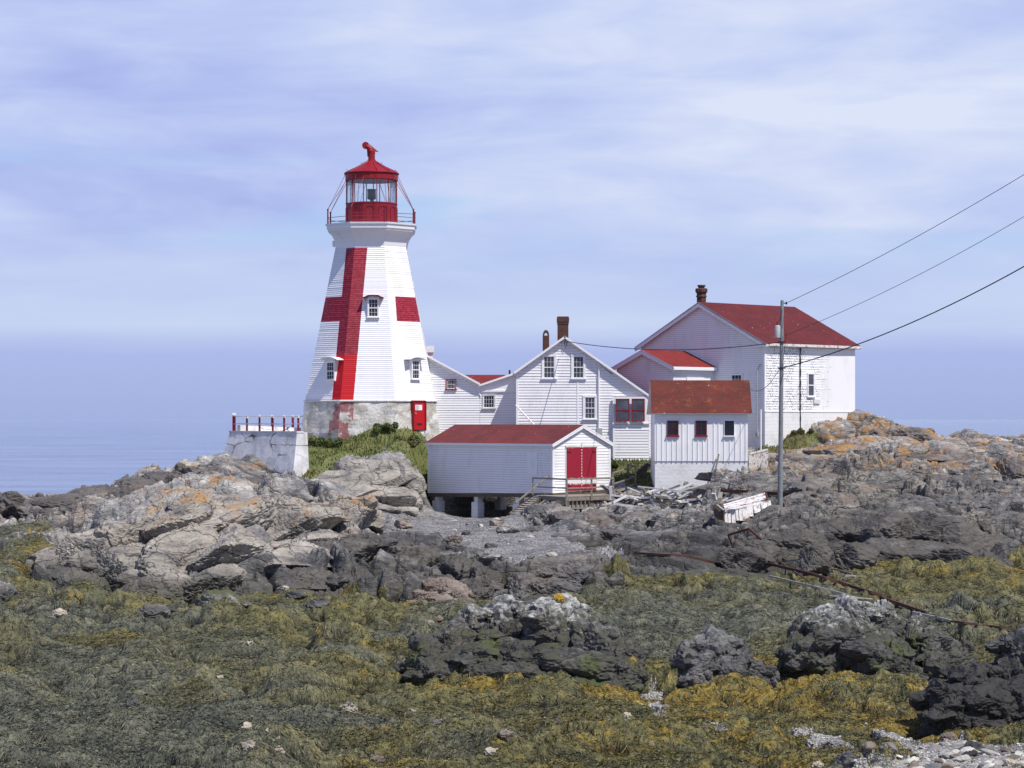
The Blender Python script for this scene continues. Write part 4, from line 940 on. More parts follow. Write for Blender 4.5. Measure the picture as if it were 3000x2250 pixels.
# white box cap behind the tower
m = MB(); X0, X1 = PX(1250, 155), PX(1272, 155); m.box(X0, X1, 154.4, 155.2, PZ(1033, 155), PZ(1014, 155)); m.box(X0+.08, X1-.08, 154.5, 155.1, PZ(1062, 155), PZ(1033, 155))
tag(m.build('roof_ventilator', M['trim'], None, (X0, 154.8, PZ(1062, 155))), 'small bright white box cap behind the lighthouse above the passage roof', 'roof vent')

# --- keeper's house
KY = 149.6
w = Wall(0, KY, 0)
def V(py): return -(py-HY)/F*KY
kh = thing('keeper_house', 'white clapboard gabled house with two upper sash windows and a red framed double window', 'house', (w.u(1700), KY, -2.8))
m = MB(); clap(m, w, [(U(1512), V(1290)), (U(1796), V(1290)), (U(1796), V(1099)), (U(1654), V(990)), (U(1512), V(1092))], .175, .026); clap(m, w, [(U(1690), V(1352)), (U(1796), V(1352)), (U(1796), V(1290)), (U(1690), V(1290))], .175, .026)
clap(m, w, [(U(1796), V(1160)), (U(1901.5), V(1160)), (U(1901.5), V(1158)), (U(1796), V(1085))], .175, .026)
m.build('wall', [M['white'], M['lap']], kh)
m = MB(); w.box(m, U(1512), U(1512)+.13, V(1290), V(1096), -.02, .05); m.build('corner_board', M['trim'], kh)
# porch on the right, a hand's breadth proud
pw = Wall(0, KY-.22, 0); m = MB(); clap(m, pw, [(U(1801), V(1358)), (U(1901), V(1358)), (U(1901), V(1238)), (U(1801), V(1238))], .175, .026)
m.box(U(1801), U(1901), KY-.21, KY+3, V(1358), V(1240)); po = m.build('porch_wall', [M['white'], M['lap']], kh)
m = MB(); pw.box(m, U(1795), U(1801), V(1358), V(1162), -.1, .03)
u = [pw.uv(p, 1200)[0] for p in (1801, 1803.5, 1843, 1851, 1888.5, 1901)]; vt, vb = V(1162), V(1238); g1, g0 = V(1168), V(1235)
for a, b in ((u[0], u[1]), (u[2], u[3]), (u[4], u[5])): pw.box(m, a, b, vb, vt, -.1, .03)
for a, b in ((u[1], u[2]), (u[3], u[4])): pw.box(m, a, b, g1, vt, -.1, .03); pw.box(m, a, b, vb, g0, -.1, .03)
pw.box(m, u[0]-.15, u[5]+.05, vb-.10, vb, -.1, .10); m.build('porch_trim', M['trim'], po)
m = MB(); m.slab([(U(1796), KY-.5, V(1090)), (U(1910), KY-.5, V(1165)), (U(1910), KY-.0, V(1165)), (U(1796), KY-.0, V(1090))], .12, 0, 1); 
for a, b in ((1804, 1843), (1851, 1888)): window(kh, Wall(0, KY-.30, 0), a, b, 1169, 1234, 1, 2, .015, 'red', 'red', pane='pane_curtain', n=.12, sill=False, dp=.02, meet=True)
m = MB(); m.slab([(U(1654.5), KY-.32, V(984)), (U(1504), KY-.32, V(1091)), (U(1504), KY+9, V(1091)), (U(1654.5), KY+9, V(984))], .13, 0, 1)
m.slab([(U(1654.5), KY-.32, V(984)), (U(1907), KY-.32, V(1160)), (U(1907), KY+9, V(1160)), (U(1654.5), KY+9, V(984))], .13, 0, 1); m.build('roof', [M['roof'], M['trim']], kh)
m = MB(); w.bar(m, (U(1650), V(994)), (U(1506), V(1097)), .2, .012, .07); w.bar(m, (U(1659), V(994)), (U(1902), V(1164)), .2, .012, .07); m.build('rake_board', M['trim'], kh)
window(kh, w, 1593, 1624, 1044.5, 1108, 3, 4, .13, pane='pane_pale'); window(kh, w, 1679.5, 1709.5, 1044.5, 1108, 3, 4, .13, pane='pane_pale'); window(kh, w, 1713.5, 1743, 1164, 1227, 3, 4, .13, pane='pane_curtain')
m = MB(); w.box(m, U(1748), U(1764), V(1279), V(1254), .02, .22); m.build('meter_box', M['galv'], kh)
m = MB(); m.tube([w.pt(U(1663), V(1000), .12), w.pt(U(1748), V(1056), .12), w.pt(U(1754), V(1066), .12), w.pt(U(1754.5), V(1256), .12)], .045, 8); m.build('service_conduit', M['trim'], kh)
m = MB(); m.tube([w.pt(U(1657), V(995), .1), w.pt(U(1652), V(1003), .2), w.pt(U(1657), V(1018), .2), w.pt(U(1661), V(1012), .2), w.pt(U(1656), V(998), .1)], .02, 5)
m.tube([w.pt(U(1650), V(998), .08), w.pt(U(1642), V(1003), .1), w.pt(U(1630), V(1003), .06)], .015, 4); m.build('cable_loop', M['wire'], kh)
m = MB(); w.box(m, U(1690), U(1690)+.1, V(1300), V(1120), .0, .035); m.box(U(1512), U(1801), KY+.05, KY+9, V(1350), V(1095)); m.box(U(1801), U(1900), KY+.05, KY+8, V(1350), V(1160)); m.build('back_wall', M['white'], kh)
def chimney(parent, px0, px1, py0, py1, Y, cap=.08, py_c=None, name='chimney', mat='brick'):
    m = MB(); x0, x1 = PX(px0, Y), PX(px1, Y); d = (x1-x0); z0, z1 = PZ(py1, Y), PZ(py0, Y)
    m.box(x0+cap*.6, x1-cap*.6, Y, Y+d-cap, z0, z1-.5); m.box(x0+cap*.3, x1-cap*.3, Y-cap*.3, Y+d-cap*.7, z1-.5, z1-.34); m.box(x0, x1, Y-cap*.6, Y+d-cap*.4, z1-.34, z1-.08); m.box(x0+.03, x1-.03, Y-cap*.4, Y+d-cap*.6, z1-.08, z1)
    return m.build(name, M[mat], parent)
ch = chimney(kh, 1631.5, 1667.5, 927, 1010, 152.5)
m = MB(); Yc = 152.0; x0, x1 = PX(1590, Yc), PX(1609, Yc); zz = PZ(983, Yc); m.box(x0, x1, Yc, Yc+.45, PZ(1050, Yc), zz)
cxm = (x0+x1)/2; hw = (x1-x0)/2
for i in range(8):
    a0_, a1_ = math.pi*i/8, math.pi*(i+1)/8
    m.hexa([(cxm+math.cos(a)*r_*1.0, Yc+.02, zz+math.sin(a)*r_*1.75) for a, r_ in ((a0_, hw), (a1_, hw), (a1_, hw*.5), (a0_, hw*.5))], [(cxm+math.cos(a)*r_, Yc+.43, zz+math.sin(a)*r_*1.75) for a, r_ in ((a0_, hw), (a1_, hw), (a1_, hw*.5), (a0_, hw*.5))])
m.build('arched_chimney', M['brick'], kh)
# piece of clapboard wall past the porch corner
m = MB(); w3 = Wall(PX(1901.5, KY), KY-.0, math.radians(58)); clap(m, w3, [(0, -2.7), (1.15, -2.7), (1.15, 1.2), (0, 1.2)], .175, .026); m.build('side_wall', [M['white'], M['lap']], kh)
m = MB(); a = w.pt(U(1511), V(1187), .35); b = w.pt(U(1569), V(1249), .9); m.tube([a, b], .045, 6); m.tube([a, (a[0], a[1]+.4, a[2])], .03, 5); m.tube([b, (b[0], b[1], b[2]-1.2)], .03, 5)
tag(m.build('handrail', M['trim'], None, (a[0], a[1], b[2]-1.2)), 'thin white sloping handrail at the left corner of the keeper house', 'handrail')

# --- big house on the right
A46 = math.radians(46)
BX, BY = 15.86, 150.0
def zpy(py, Y): return -(py-HY)/F*Y
bh = thing('fog_signal_house', 'large white gabled house with a red roof and flaking shingles on its right wall', 'house', (BX, BY, -1.9))
G_L, S_L = 10.55, 9.1
gw = Wall(BX-G_L*math.cos(A46), BY+G_L*math.sin(A46), -A46)      # gable wall, U runs towards the near corner
sw = Wall(BX, BY, math.pi/2-A46)
ZE, ZA, ZS = 4.70, 7.32, .48
m = MB(); clap(m, gw, [(0, -.2), (G_L, ZS), (G_L, ZE), (G_L/2, ZA), (0, ZE)], .13, .018); m.build('gable_wall', [M['white'], M['lap']], bh)
m = MB()
k = 0
for k in range(int((ZE-ZS)/.16)+1):
    a = ZS+k*.16; b = min(a+.16, ZE); l = .02*random.uniform(.7, 1.3); pts = [(0, a), (S_L, a), (S_L, b), (0, b)]
    m.face([sw.pt(0, a, l), sw.pt(S_L, a, l), sw.pt(S_L, b, 0), sw.pt(0, b, 0)], 0, [(x_+.001, y_-ZS) for x_, y_ in pts]); m.face([sw.pt(0, a, 0), sw.pt(S_L, a, 0), sw.pt(S_L, a, l), sw.pt(0, a, l)], 0, [(.01, .01)]*4)
m.build('side_wall', M['shingle_wall'], bh)
m = MB(); sw.box(m, -.02, S_L+.02, -2.6, ZS, -.3, .05); gw.box(m, 0, G_L+.03, -2.9, ZS-.02, -.3, .03); m.build('foundation', M['wash'], bh)
for ww, a_, b_ in ((sw, -.02, .10), (gw, G_L-.12, G_L+.03), (sw, S_L-.1, S_L+.02)):
    m = MB(); ww.box(m, a_, b_, ZS, ZE, 0, .035); m.build('corner_board', M['trim'], bh)
m = MB(); sw.box(m, -.02, S_L, ZS-.03, ZS+.03, .05, .08); m.build('sill_board', M['trim'], bh)
OV = .32
def P2(wl, u_, z_, n_): return wl.pt(u_, z_, n_)
def bpt(g, s_, z_):   # g: distance from the near corner along the gable (left-back), s: along the side wall (right-back)
    return (BX-g*math.cos(A46)+s_*math.sin(A46), BY+g*math.sin(A46)+s_*math.cos(A46), z_)
sl = (ZA-ZE)/(G_L/2)
m = MB(); m.slab([bpt(-OV, -OV, ZE-OV*sl+.22), bpt(-OV, S_L+OV, ZE-OV*sl+.22), bpt(G_L/2, S_L+OV, ZA+.22), bpt(G_L/2, -OV, ZA+.22)], .10, 0, 1)
m.slab([bpt(G_L+OV, -OV, ZE-OV*sl+.22), bpt(G_L+OV, S_L+OV, ZE-OV*sl+.22), bpt(G_L/2, S_L+OV, ZA+.22), bpt(G_L/2, -OV, ZA+.22)], .10, 0, 1); m.build('roof', [M['roof'], M['trim_dirty']], bh)
m = MB()
for (g0, z0_), (g1, z1_) in (((-OV, ZE-OV*sl+.06), (G_L/2, ZA+.06)), ((G_L+OV, ZE-OV*sl+.06), (G_L/2, ZA+.06))):
    m.bar(bpt(g0, -OV+.03, z0_-.02), bpt(g1, -OV+.03, z1_-.02), .06, .24)
m.slab([bpt(-OV+.04, -OV+.04, ZE-.02), bpt(G_L/2, -OV+.04, ZA+.02), bpt(G_L/2, .0, ZA+.02), bpt(-OV+.04, .0, ZE-.02)], .03); m.slab([bpt(G_L+OV-.04, -OV+.04, ZE-.02), bpt(G_L/2, -OV+.04, ZA+.02), bpt(G_L/2, .0, ZA+.02), bpt(G_L+OV-.04, .0, ZE-.02)], .03)
m.build('rake_board', M['trim'], bh)
m = MB(); m.bar(bpt(-OV+.02, -OV, ZE-.02), bpt(-OV+.02, S_L+OV, ZE-.02), .10, .16); m.slab([bpt(-OV+.05, -OV, ZE-.12), bpt(-OV+.05, S_L+OV, ZE-.12), bpt(0, S_L+OV, ZE-.12), bpt(0, -OV, ZE-.12)], .02); m.build('eave_gutter', M['rotten'], bh)
m = MB(); gw.box(m, G_L-.75, G_L+OV, ZE-.16, ZE-.02, .0, OV*.9); m.build('eave_return', M['trim'], bh)
m = MB(); 
for q in ([(0, 0), (0, S_L)], [(0, S_L), (G_L, S_L)], [(G_L, S_L), (G_L, 0)]):
    m.face([bpt(q[0][0]+.05, q[0][1], -2.6), bpt(q[1][0]-.05, q[1][1], -2.6), bpt(q[1][0]-.05, q[1][1]-.05, ZE), bpt(q[0][0]+.05, q[0][1]-.05, ZE)])
m.build('back_wall', M['white'], bh)
window(bh, sw, 2366, 2383, 1096, 1161, 1, 2, .09, 'trim', 'trim', 'pane_curtain', n=.03); window(bh, gw, 2145, 2174, 1098, 1150, 3, 4, .06, 'trim', 'trim', n=.03)
m = MB(); sw.box(m, sw.u(2382), sw.u(2400), 1.0, 1.25, .03, .10); m.build('wall_vent', M['trim_dirty'], bh)
m = MB(); u_ = sw.u(2342); m.tube([sw.pt(u_, v_, .08+.02*math.sin(v_*9)) for v_ in np.linspace(-1.2, 4.6, 24)], [.03+.02*abs(math.sin(i*2.1)) for i in range(24)], 6); m.build('wall_cable', M['wire'], bh)
m = MB(); u_ = gw.u(2221); m.tube([gw.pt(u_, -1.0, .08), gw.pt(u_, 3.1, .08), gw.pt(u_+.25, 3.5, .08)], .03, 6); gw.box(m, u_-.1, u_+.1, -1.1, -.85, .03, .15); m.build('service_drop', M['galv'], bh)
m = MB(); c_ = bpt(G_L/2+.80, .9, 0); m.lathe(c_[0], c_[1], [(.30, ZA-.9), (.30, ZA+.60), (.35, ZA+.60), (.35, ZA+.66), (.31, ZA+.71), (.31, ZA+.84), (.39, ZA+.92), (.40, ZA+1.12), (.34, ZA+1.17)], 8); m.lathe(c_[0], c_[1], [(.20, ZA+1.17), (.22, ZA+1.28), (.27, ZA+1.30), (.27, ZA+1.38)], 12); m.build('chimney', M['brick'], bh)
# extension in front of the gable
t0, e_ = 4.19, 3.91
eb = thing('gabled_annex', 'small white gabled annex with a bright red roof against the big house', 'building', (10.14, 150.3, -1.5))
N_ = (-math.sin(A46), -math.cos(A46))
def ept(g, s_, z_):   # g from near corner left-back, s from near corner to the big gable wall
    ox, oy = BX-t0*math.cos(A46)+N_[0]*e_, BY+t0*math.sin(A46)+N_[1]*e_
    return (ox-g*math.cos(A46)+s_*math.sin(A46), oy+g*math.sin(A46)+s_*math.cos(A46), z_)
EG = 4.88; EZE, EZA = 3.22, 4.22
p0 = ept(EG, 0, 0); ew = Wall(p0[0], p0[1], -A46); p1 = ept(0, 0, 0); es = Wall(p1[0], p1[1], math.pi/2-A46)
m = MB(); clap(m, ew, [(0, -1.8), (EG, -1.8), (EG, EZE), (EG/2, EZA), (0, EZE)], .13, .018); m.build('gable_wall', [M['white'], M['lap']], eb)
m = MB(); clap(m, es, [(0, -1.8), (e_, -1.8), (e_, EZE), (0, EZE)], .13, .018); m.build('side_wall', [M['white'], M['lap']], eb)
o2 = .30; sl2 = (EZA-EZE)/(EG/2)
m = MB(); m.slab([ept(-o2, -o2, EZE-o2*sl2+.2), ept(-o2, e_-.06, EZE-o2*sl2+.2), ept(EG/2, e_-.06, EZA+.2), ept(EG/2, -o2, EZA+.2)], .08, 0, 1); m.slab([ept(EG+o2, -o2, EZE-o2*sl2+.2), ept(EG+o2, e_-.06, EZE-o2*sl2+.2), ept(EG/2, e_-.06, EZA+.2), ept(EG/2, -o2, EZA+.2)], .08, 0, 1); m.build('roof', [M['roof_bright'], M['trim']], eb)
m = MB()
for g0, g1 in ((-o2, EG/2), (EG+o2, EG/2)): m.bar(ept(g0, -o2+.03, EZE-o2*sl2+.02), ept(g1, -o2+.03, EZA+.02), .06, .22)
m.bar(ept(-o2+.03, -o2, EZE-.02), ept(-o2+.03, e_-.1, EZE-.02), .08, .2); m.slab([ept(-o2, -o2, EZE-.1), ept(-o2, e_-.1, EZE-.1), ept(0, e_-.1, EZE-.1), ept(0, -o2, EZE-.1)], .02); m.build('rake_board', M['trim'], eb)
m = MB(); es.box(m, es.u(2010), es.u(2062), 2.45, 2.62, .02, .09); es.box(m, es.u(2016), es.u(2056), -.9, 2.45, .01, .05); m.build('doorway', M['trim'], eb)

# --- boathouse
L_, W_ = 10.74, 4.8
NX, NY = 2.346, 138.0
bo = thing('boathouse', 'long low white boathouse with a faded red roof standing on white concrete piers', 'boathouse', (NX, NY, -5.8))
def opt(l, g, z_): return (NX-l*math.cos(A46)+g*math.sin(A46), NY+l*math.sin(A46)+g*math.cos(A46), z_)
p0 = opt(L_, 0, 0); lw = Wall(p0[0], p0[1], -A46); gb = Wall(NX, NY, math.pi/2-A46)
OE, OA = -1.46, -.42
m = MB(); clap(m, lw, [(0, -4.50), (L_, -4.28), (L_, OE), (0, OE)], .14, .016); m.build('long_wall', [M['white'], M['lap']], bo)
m = MB(); clap(m, gb, [(0, -4.28), (W_, -4.15), (W_, OE), (W_/2, OA), (0, OE)], .17, .022); m.build('gable_wall', [M['white'], M['lap']], bo)
for ww, a_, b_, z_, n_ in ((gb, -.02, .12, -4.28, .04), (lw, L_-.12, L_+.02, -4.28, .035), (gb, W_-.12, W_+.02, -4.15, .04), (lw, -.02, .12, -4.48, .035)):
    m = MB(); ww.box(m, a_, b_, z_, OE, 0, n_); m.build('corner_board', M['trim'], bo)
o3 = .16; sl3 = (OA-OE)/(W_/2)
m = MB()
for ga, gb_ in ((-o3, W_/2), (W_+o3, W_/2)): m.slab([opt(L_+.15, ga, OE-o3*sl3+.10), opt(-.18, ga, OE-o3*sl3+.10), opt(-.18, gb_, OA+.10), opt(L_+.15, gb_, OA+.10)], .07, 0, 1)
m.build('roof', [M['roof_boat'], M['trim']], bo)
m = MB(); m.bar(opt(-.14, -o3, OE-o3*sl3-.02), opt(-.14, W_/2, OA-.02), .06, .16); m.bar(opt(-.14, W_+o3, OE-o3*sl3-.02), opt(-.14, W_/2, OA-.02), .06, .16); m.bar(opt(-.1, -o3+.02, OE-.06), opt(L_+.1, -o3+.02, OE-.06), .04, .12); m.build('rake_board', M['trim'], bo)
m = MB(); m.slab([opt(0, 0, -4.30), opt(0, W_, -4.17), opt(L_, W_, -4.4), opt(L_, 0, -4.50)], .22)
m.face([opt(L_, 0, -4.5), opt(L_, W_, -4.4), opt(L_, W_, OE), opt(L_, W_/2, OA), opt(L_, 0, OE)]); m.face([opt(0, W_, -4.2), opt(L_, W_, -4.4), opt(L_, W_, OE), opt(0, W_, OE)]); m.build('floor_and_back', M['wood_dark'], bo)
ud0, ud1 = gb.u(1658), gb.u(1744.5); dm = (ud0+ud1)/2
for a, b in ((ud0, dm-.02), (dm+.02, ud1)):
    m = MB(); gb.box(m, a, b, -4.16, -1.66, .02, .07); d_ = m.build('door', M['peel'], bo)
    m = MB()
    for hz in (-3.9, -1.95): gb.box(m, a+(.02 if a < dm-.1 else (b-a)-.35), a+(.35 if a < dm-.1 else (b-a)-.02), hz, hz+.06, .07, .085)
    m.build('hinge', M['dark'], d_)
m = MB(); gb.box(m, ud0-.1, ud1+.1, -1.64, -1.52, .02, .09); gb.box(m, dm-.05, dm+.05, -1.66, -1.35, .09, .13); gb.box(m, ud0-.09, ud0-.01, -4.16, -1.64, .02, .05); gb.box(m, ud1+.01, ud1+.09, -4.16, -1.64, .02, .05); m.build('door_trim', M['trim_dirty'], bo)
m = MB()
for q in range(14): gb.box(m, dm-.03, dm+.03, -4.05+q*.17, -3.97+q*.17, .072, .085)
m.build('door_seam', M['trim'], bo)
m = MB(); lw.box(m, lw.u(1345-10), lw.u(1345), OE+.02, OE+.05, .15, .5); 
for (x_, y_) in ((1295, 1398), (1390, 1402), (1470, 1398)): pass
uu = lw.u(1560); m = MB(); lw.box(m, lw.u(1546), lw.u(1575), -3.25, -1.95, .02, .035); m.build('wall_hatch', M['white'], bo)
def pier(l, g, name='pier'):
    x_, y_, _ = opt(l, g, 0); zg = G(x_, y_)-.3; m = MB(); c0 = opt(l-.27, g-.27, 0); 
    q = [opt(l-.27, g-.27, 0), opt(l+.27, g-.27, 0), opt(l+.27, g+.27, 0), opt(l-.27, g+.27, 0)]; zt = -4.95
    m.hexa([(a[0], a[1], zg) for a in q], [(a[0], a[1], zt) for a in q])
    q2 = [opt(l-.2, g-.2, 0), opt(l+.12, g-.2, 0), opt(l+.12, g+.2, 0), opt(l-.2, g+.2, 0)]; m.hexa([(a[0], a[1], zt) for a in q2], [(a[0], a[1], -4.52) for a in q2]); m.build(name, M['wash'], bo)
for px in (1276, 1391, 1512): pier(L_-lw.u(px), .25)
for l in (.8, 4.6, 9.0): pier(l, W_-.35)
# dark bank behind the piers
# --- small shed
SY = 138.0
w = Wall(0, SY, 0)
def V(py): return -(py-HY)/F*SY
sh = thing('battened_shed', 'small white board and batten shed with a lichened red roof and three square windows', 'shed', (w.u(2055), SY, -4.0))
m = MB(); w.poly(m, [(U(1918), V(1351)), (U(2191), V(1351)), (U(2191), V(1205)), (U(1918), V(1205))], 0)
m.face([(U(1918), SY, V(1351)), (U(1918), SY+4, V(1351)), (U(1918), SY+4, V(1205)), (U(1918), SY+2, V(1125)), (U(1918), SY, V(1205))]); m.face([(U(2191), SY, V(1351)), (U(2191), SY+4, V(1351)), (U(2191), SY+4, V(1205)), (U(2191), SY+2, V(1125)), (U(2191), SY, V(1205))])
m.face([(U(1918), SY+4, V(1430)), (U(2191), SY+4, V(1430)), (U(2191), SY+4, V(1205)), (U(1918), SY+4, V(1205))]); wl = m.build('wall', M['trim'], sh)
m = MB(); px = 1925
while px < 2188:
    inwin = any(a-8 < px < b+8 for a, b in ((1954, 1988), (2037, 2070), (2122, 2151)))
    x_ = U(px)
    if inwin: w.box(m, x_-.025, x_+.025, V(1351.5), V(1283), .0, .035); w.box(m, x_-.025, x_+.025, V(1226), V(1214), .0, .035)
    else: w.box(m, x_-.025, x_+.025, V(1351.5), V(1214), .0, .035)
    px += 15.2+random.uniform(-1.5, 1.5)
m.build('battens', M['trim'], wl)
m = MB(); w.box(m, U(1919), U(2190.5), V(1455), V(1351), -.3, -.04); w.box(m, U(1919.5), U(1921), V(1440), V(1351), -4, -.3); m.build('foundation', M['wash'], sh)
for a, b, c_ in ((1955, 1987, 'crimson'), (2038, 2070, 'crimson'), (2122.5, 2150.5, 'dark')): window(sh, w, a, b, 1233, 1276, 2, 2, .014, c_ if c_ == 'crimson' else 'trim', c_, n=.03, meet=False)
m = MB(); z0_, z1_ = V(1211), PZ(1114, SY+2)
m.slab([(U(1906.5), SY-.28, z0_), (U(2202), SY-.28, z0_), (PX(2196, SY+2), SY+2, z1_), (PX(1905, SY+2), SY+2, z1_)], .08, 0, 1); m.slab([(U(1906.5), SY+4.3, z0_), (U(2202), SY+4.3, z0_), (PX(2196, SY+2), SY+2, z1_), (PX(1905, SY+2), SY+2, z1_)], .08, 0, 1); m.build('roof', [M['roof_shed'], M['trim']], sh)
a, b = (U(2105), SY-.15, V(1330)), (U(2062), SY-1.3, V(1426)); b = (b[0], b[1], G(b[0], b[1]))
tag(MB().bar(b, a, .09, .05).build('leaning_plank', M['wood'], None, b), 'grey plank leaning diagonally against the front of the small shed', 'plank')

# --- bastion with railing
QX, QY = -12.87, 143.0
bs = thing('retaining_wall', 'battered cracked white concrete bastion at the seaward edge of the yard', 'wall', (QX, QY, -3.6))
BL = 6.6
def qpt(l, g, z_, out=0.0): return (QX-(l+out*0)*math.cos(A46)+(g)*math.sin(A46), QY+l*math.sin(A46)+g*math.cos(A46), z_)
m = MB(); nL, nZ = 20, 10; zt, zb_ = -.80, -4.6
def bface(i, j, side):
    t = j/nZ; z_ = zt+(zb_-zt)*t; fl_ = 1.1*t
    q = np.array([[i*.5, j*.37, 0.]]); r_ = (float(fbm3(q, 201, 3)[0])-.5)*.09*(0 < i < (nL if side == 0 else 8))
    if side == 0: l = -.25*t+(BL+.9*t+.25*t)*i/nL; return qpt(l, -fl_*.6+r_, z_)
    l = i/8*.8; return qpt(-.25*t+r_, -.66*t+(l/.8)*(.8+.66*t), z_)
for j in range(nZ):
    for i in range(nL): m.face([bface(i, j, 0), bface(i+1, j, 0), bface(i+1, j+1, 0), bface(i, j+1, 0)])
    for i in range(8): m.face([bface(i, j, 1), bface(i+1, j, 1), bface(i+1, j+1, 1), bface(i, j+1, 1)])
m.face([qpt(0, 0, zt), qpt(BL, 0, zt), qpt(BL, 5.5, zt), qpt(0, .8, zt)]); m.face([qpt(BL, 0, zt), qpt(BL+.9, -.66, zb_), qpt(BL+.9, 6, zb_), qpt(BL, 5.5, zt)]); m.face([qpt(0, .8, zt), qpt(BL, 5.5, zt), qpt(BL, 5.5, zb_), qpt(-.25, .8, zb_)])
m.build('battered_face', M['concrete'], bs)
m = MB(); m.slab([qpt(-.03, -.04, zt+.08), qpt(BL+.03, -.04, zt+.08), qpt(BL+.03, .5, zt+.08), qpt(-.03, .5, zt+.08)], .10); m.build('coping', M['trim_dirty'], bs)
m = MB(); m.hexa([qpt(BL, .6, zt), qpt(BL, 5.4, zt), qpt(BL-.3, 5.4, zt), qpt(BL-.3, .6, zt)], [qpt(BL, .6, zt+.42), qpt(BL, 5.4, zt+.25), qpt(BL-.3, 5.4, zt+.25), qpt(BL-.3, .6, zt+.42)]); m.build('parapet', M['concrete'], bs)
rg = thing('guard_railing', 'white pipe railing on short red posts round the top of the bastion', 'railing', qpt(BL/2, 0, zt+.08))
front = [qpt(l, .22, 0) for l in (BL-.15, BL-1.45, BL-2.7, BL-4.0, BL-5.1, .15)]; back = [qpt(6.45, 3.2, 0), qpt(6.5, 4.9, 0)]
hs = [1.05, .85, .92, .88, .9, .88]
for k, p in enumerate(front):
    m = MB(); wd = .19 if k == 0 else .115; m.box(p[0]-wd/2, p[0]+wd/2, p[1]-wd/2, p[1]+wd/2, zt+.06, zt+.06+hs[k]*.93, 0); m.box(p[0]-wd/2-.01, p[0]+wd/2+.01, p[1]-wd/2-.01, p[1]+wd/2+.01, zt+.06+hs[k]*.93, zt+.06+hs[k]+.08, 1); m.build('post', [M['crimson'], M['trim']], rg)
for k, p in enumerate(back):
    m = MB(); m.box(p[0]-.07, p[0]+.07, p[1]-.07, p[1]+.07, zt+.0, zt+.92, 0); m.box(p[0]-.08, p[0]+.08, p[1]-.08, p[1]+.08, zt+.92, zt+1.05, 1); m.build('post', [M['crimson'], M['trim']], rg)
m = MB()
for h_ in (.45, .93):
    m.tube([(p[0], p[1]-.09, zt+.06+h_) for p in front], .028, 6); m.tube([(p[0], p[1]-.08, zt+h_+.05) for p in [front[0]]+back+[qpt(6.5, 6.9, 0)]], .03, 6)
m.build('rails', M['trim_dirty'], rg)

# --- utility pole and wires
py0 = P(2285, 1441, 120); zg = G(py0[0], py0[1])
up = thing('utility_pole', 'tall grey wooden utility pole carrying one grey transformer can', 'utility pole', (py0[0], 120, zg))
top = P(2291.5, 880, 120)
MB().tube([(py0[0], 120, zg-.3), ((py0[0]+top[0])/2, 120, (zg+top[2])/2), top], [.135, .11, .082], 14).build('pole', M['pole'], up, smooth=True)
tc = P(2279, 972, 120); m = MB(); m.lathe(tc[0]-.02, 119.95, [(.11, tc[2]-.33), (.145, tc[2]-.30), (.145, tc[2]+.27), (.12, tc[2]+.31), (.04, tc[2]+.33)], 16); tr = m.build('transformer', M['galv'], up, smooth=True)
m = MB(); m.tube([(tc[0]-.05, 119.95, tc[2]+.3), (tc[0]-.05, 119.95, tc[2]+.48)], .025, 6); m.tube([(tc[0]-.05, 119.95, tc[2]+.45), (tc[0]+.1, 119.95, tc[2]+.6), (top[0]-.02, 119.9, top[2]-.45)], .012, 4); m.build('bushing', M['dark'], tr)
m = MB(); ins = P(2304, 888, 120); m.tube([(top[0], 120, ins[2]), (ins[0], 120, ins[2])], .03, 6); m.lathe(ins[0], 120, [(.04, ins[2]-.07), (.05, ins[2]), (.03, ins[2]+.07)], 8)
for yy in (1002, 1078): q = P(2289, yy, 120); m.lathe(q[0], 120, [(.15, q[2]-.03), (.15, q[2]+.03)], 12); m.box(q[0]-.2, q[0]+.15, 119.86, 119.92, q[2]-.03, q[2]+.03)
m.tube([P(2300, 975, 119.8), P(2304, 985, 119.8), P(2300, 1003, 119.8), P(2292, 1078, 119.85)], .012, 4); m.build('pole_fittings', M['dark'], up)
def wire(name, label, a, b, sag, r=.014, mat='wire', n=24):
    a, b = Vector(a), Vector(b); pts = [a.lerp(b, t)+Vector((0, 0, -sag*4*t*(1-t))) for t in [k/n for k in range(n+1)]]
    o = MB().tube(pts, r, 5).build(name, M[mat], None, a); return tag(o, label, 'wire')
wire('power_line', 'uppermost thin wire running up to the right from the pole top', P(2308, 886, 120), P(3300, 323, 96), .35)
wire('power_line', 'middle thin wire passing in front of the big red roof', P(2300, 983, 120), P(3300, 448, 96), .5, .012)
wire('service_cable', 'lowest thick twisted cable sagging from mid pole to the right edge', P(2296, 1077, 120), P(3300, 599, 96), .75, .028)
wire('service_cable', 'cable strung between the keeper house gable and the pole', P(1660, 1000, 149.1), P(2282, 1003, 120), .45, .024)
wire('service_cable', 'slack cable from the pole to the near corner of the big house', P(2285, 1078, 120), P(2200, 1140, 149.3), .5, .016)

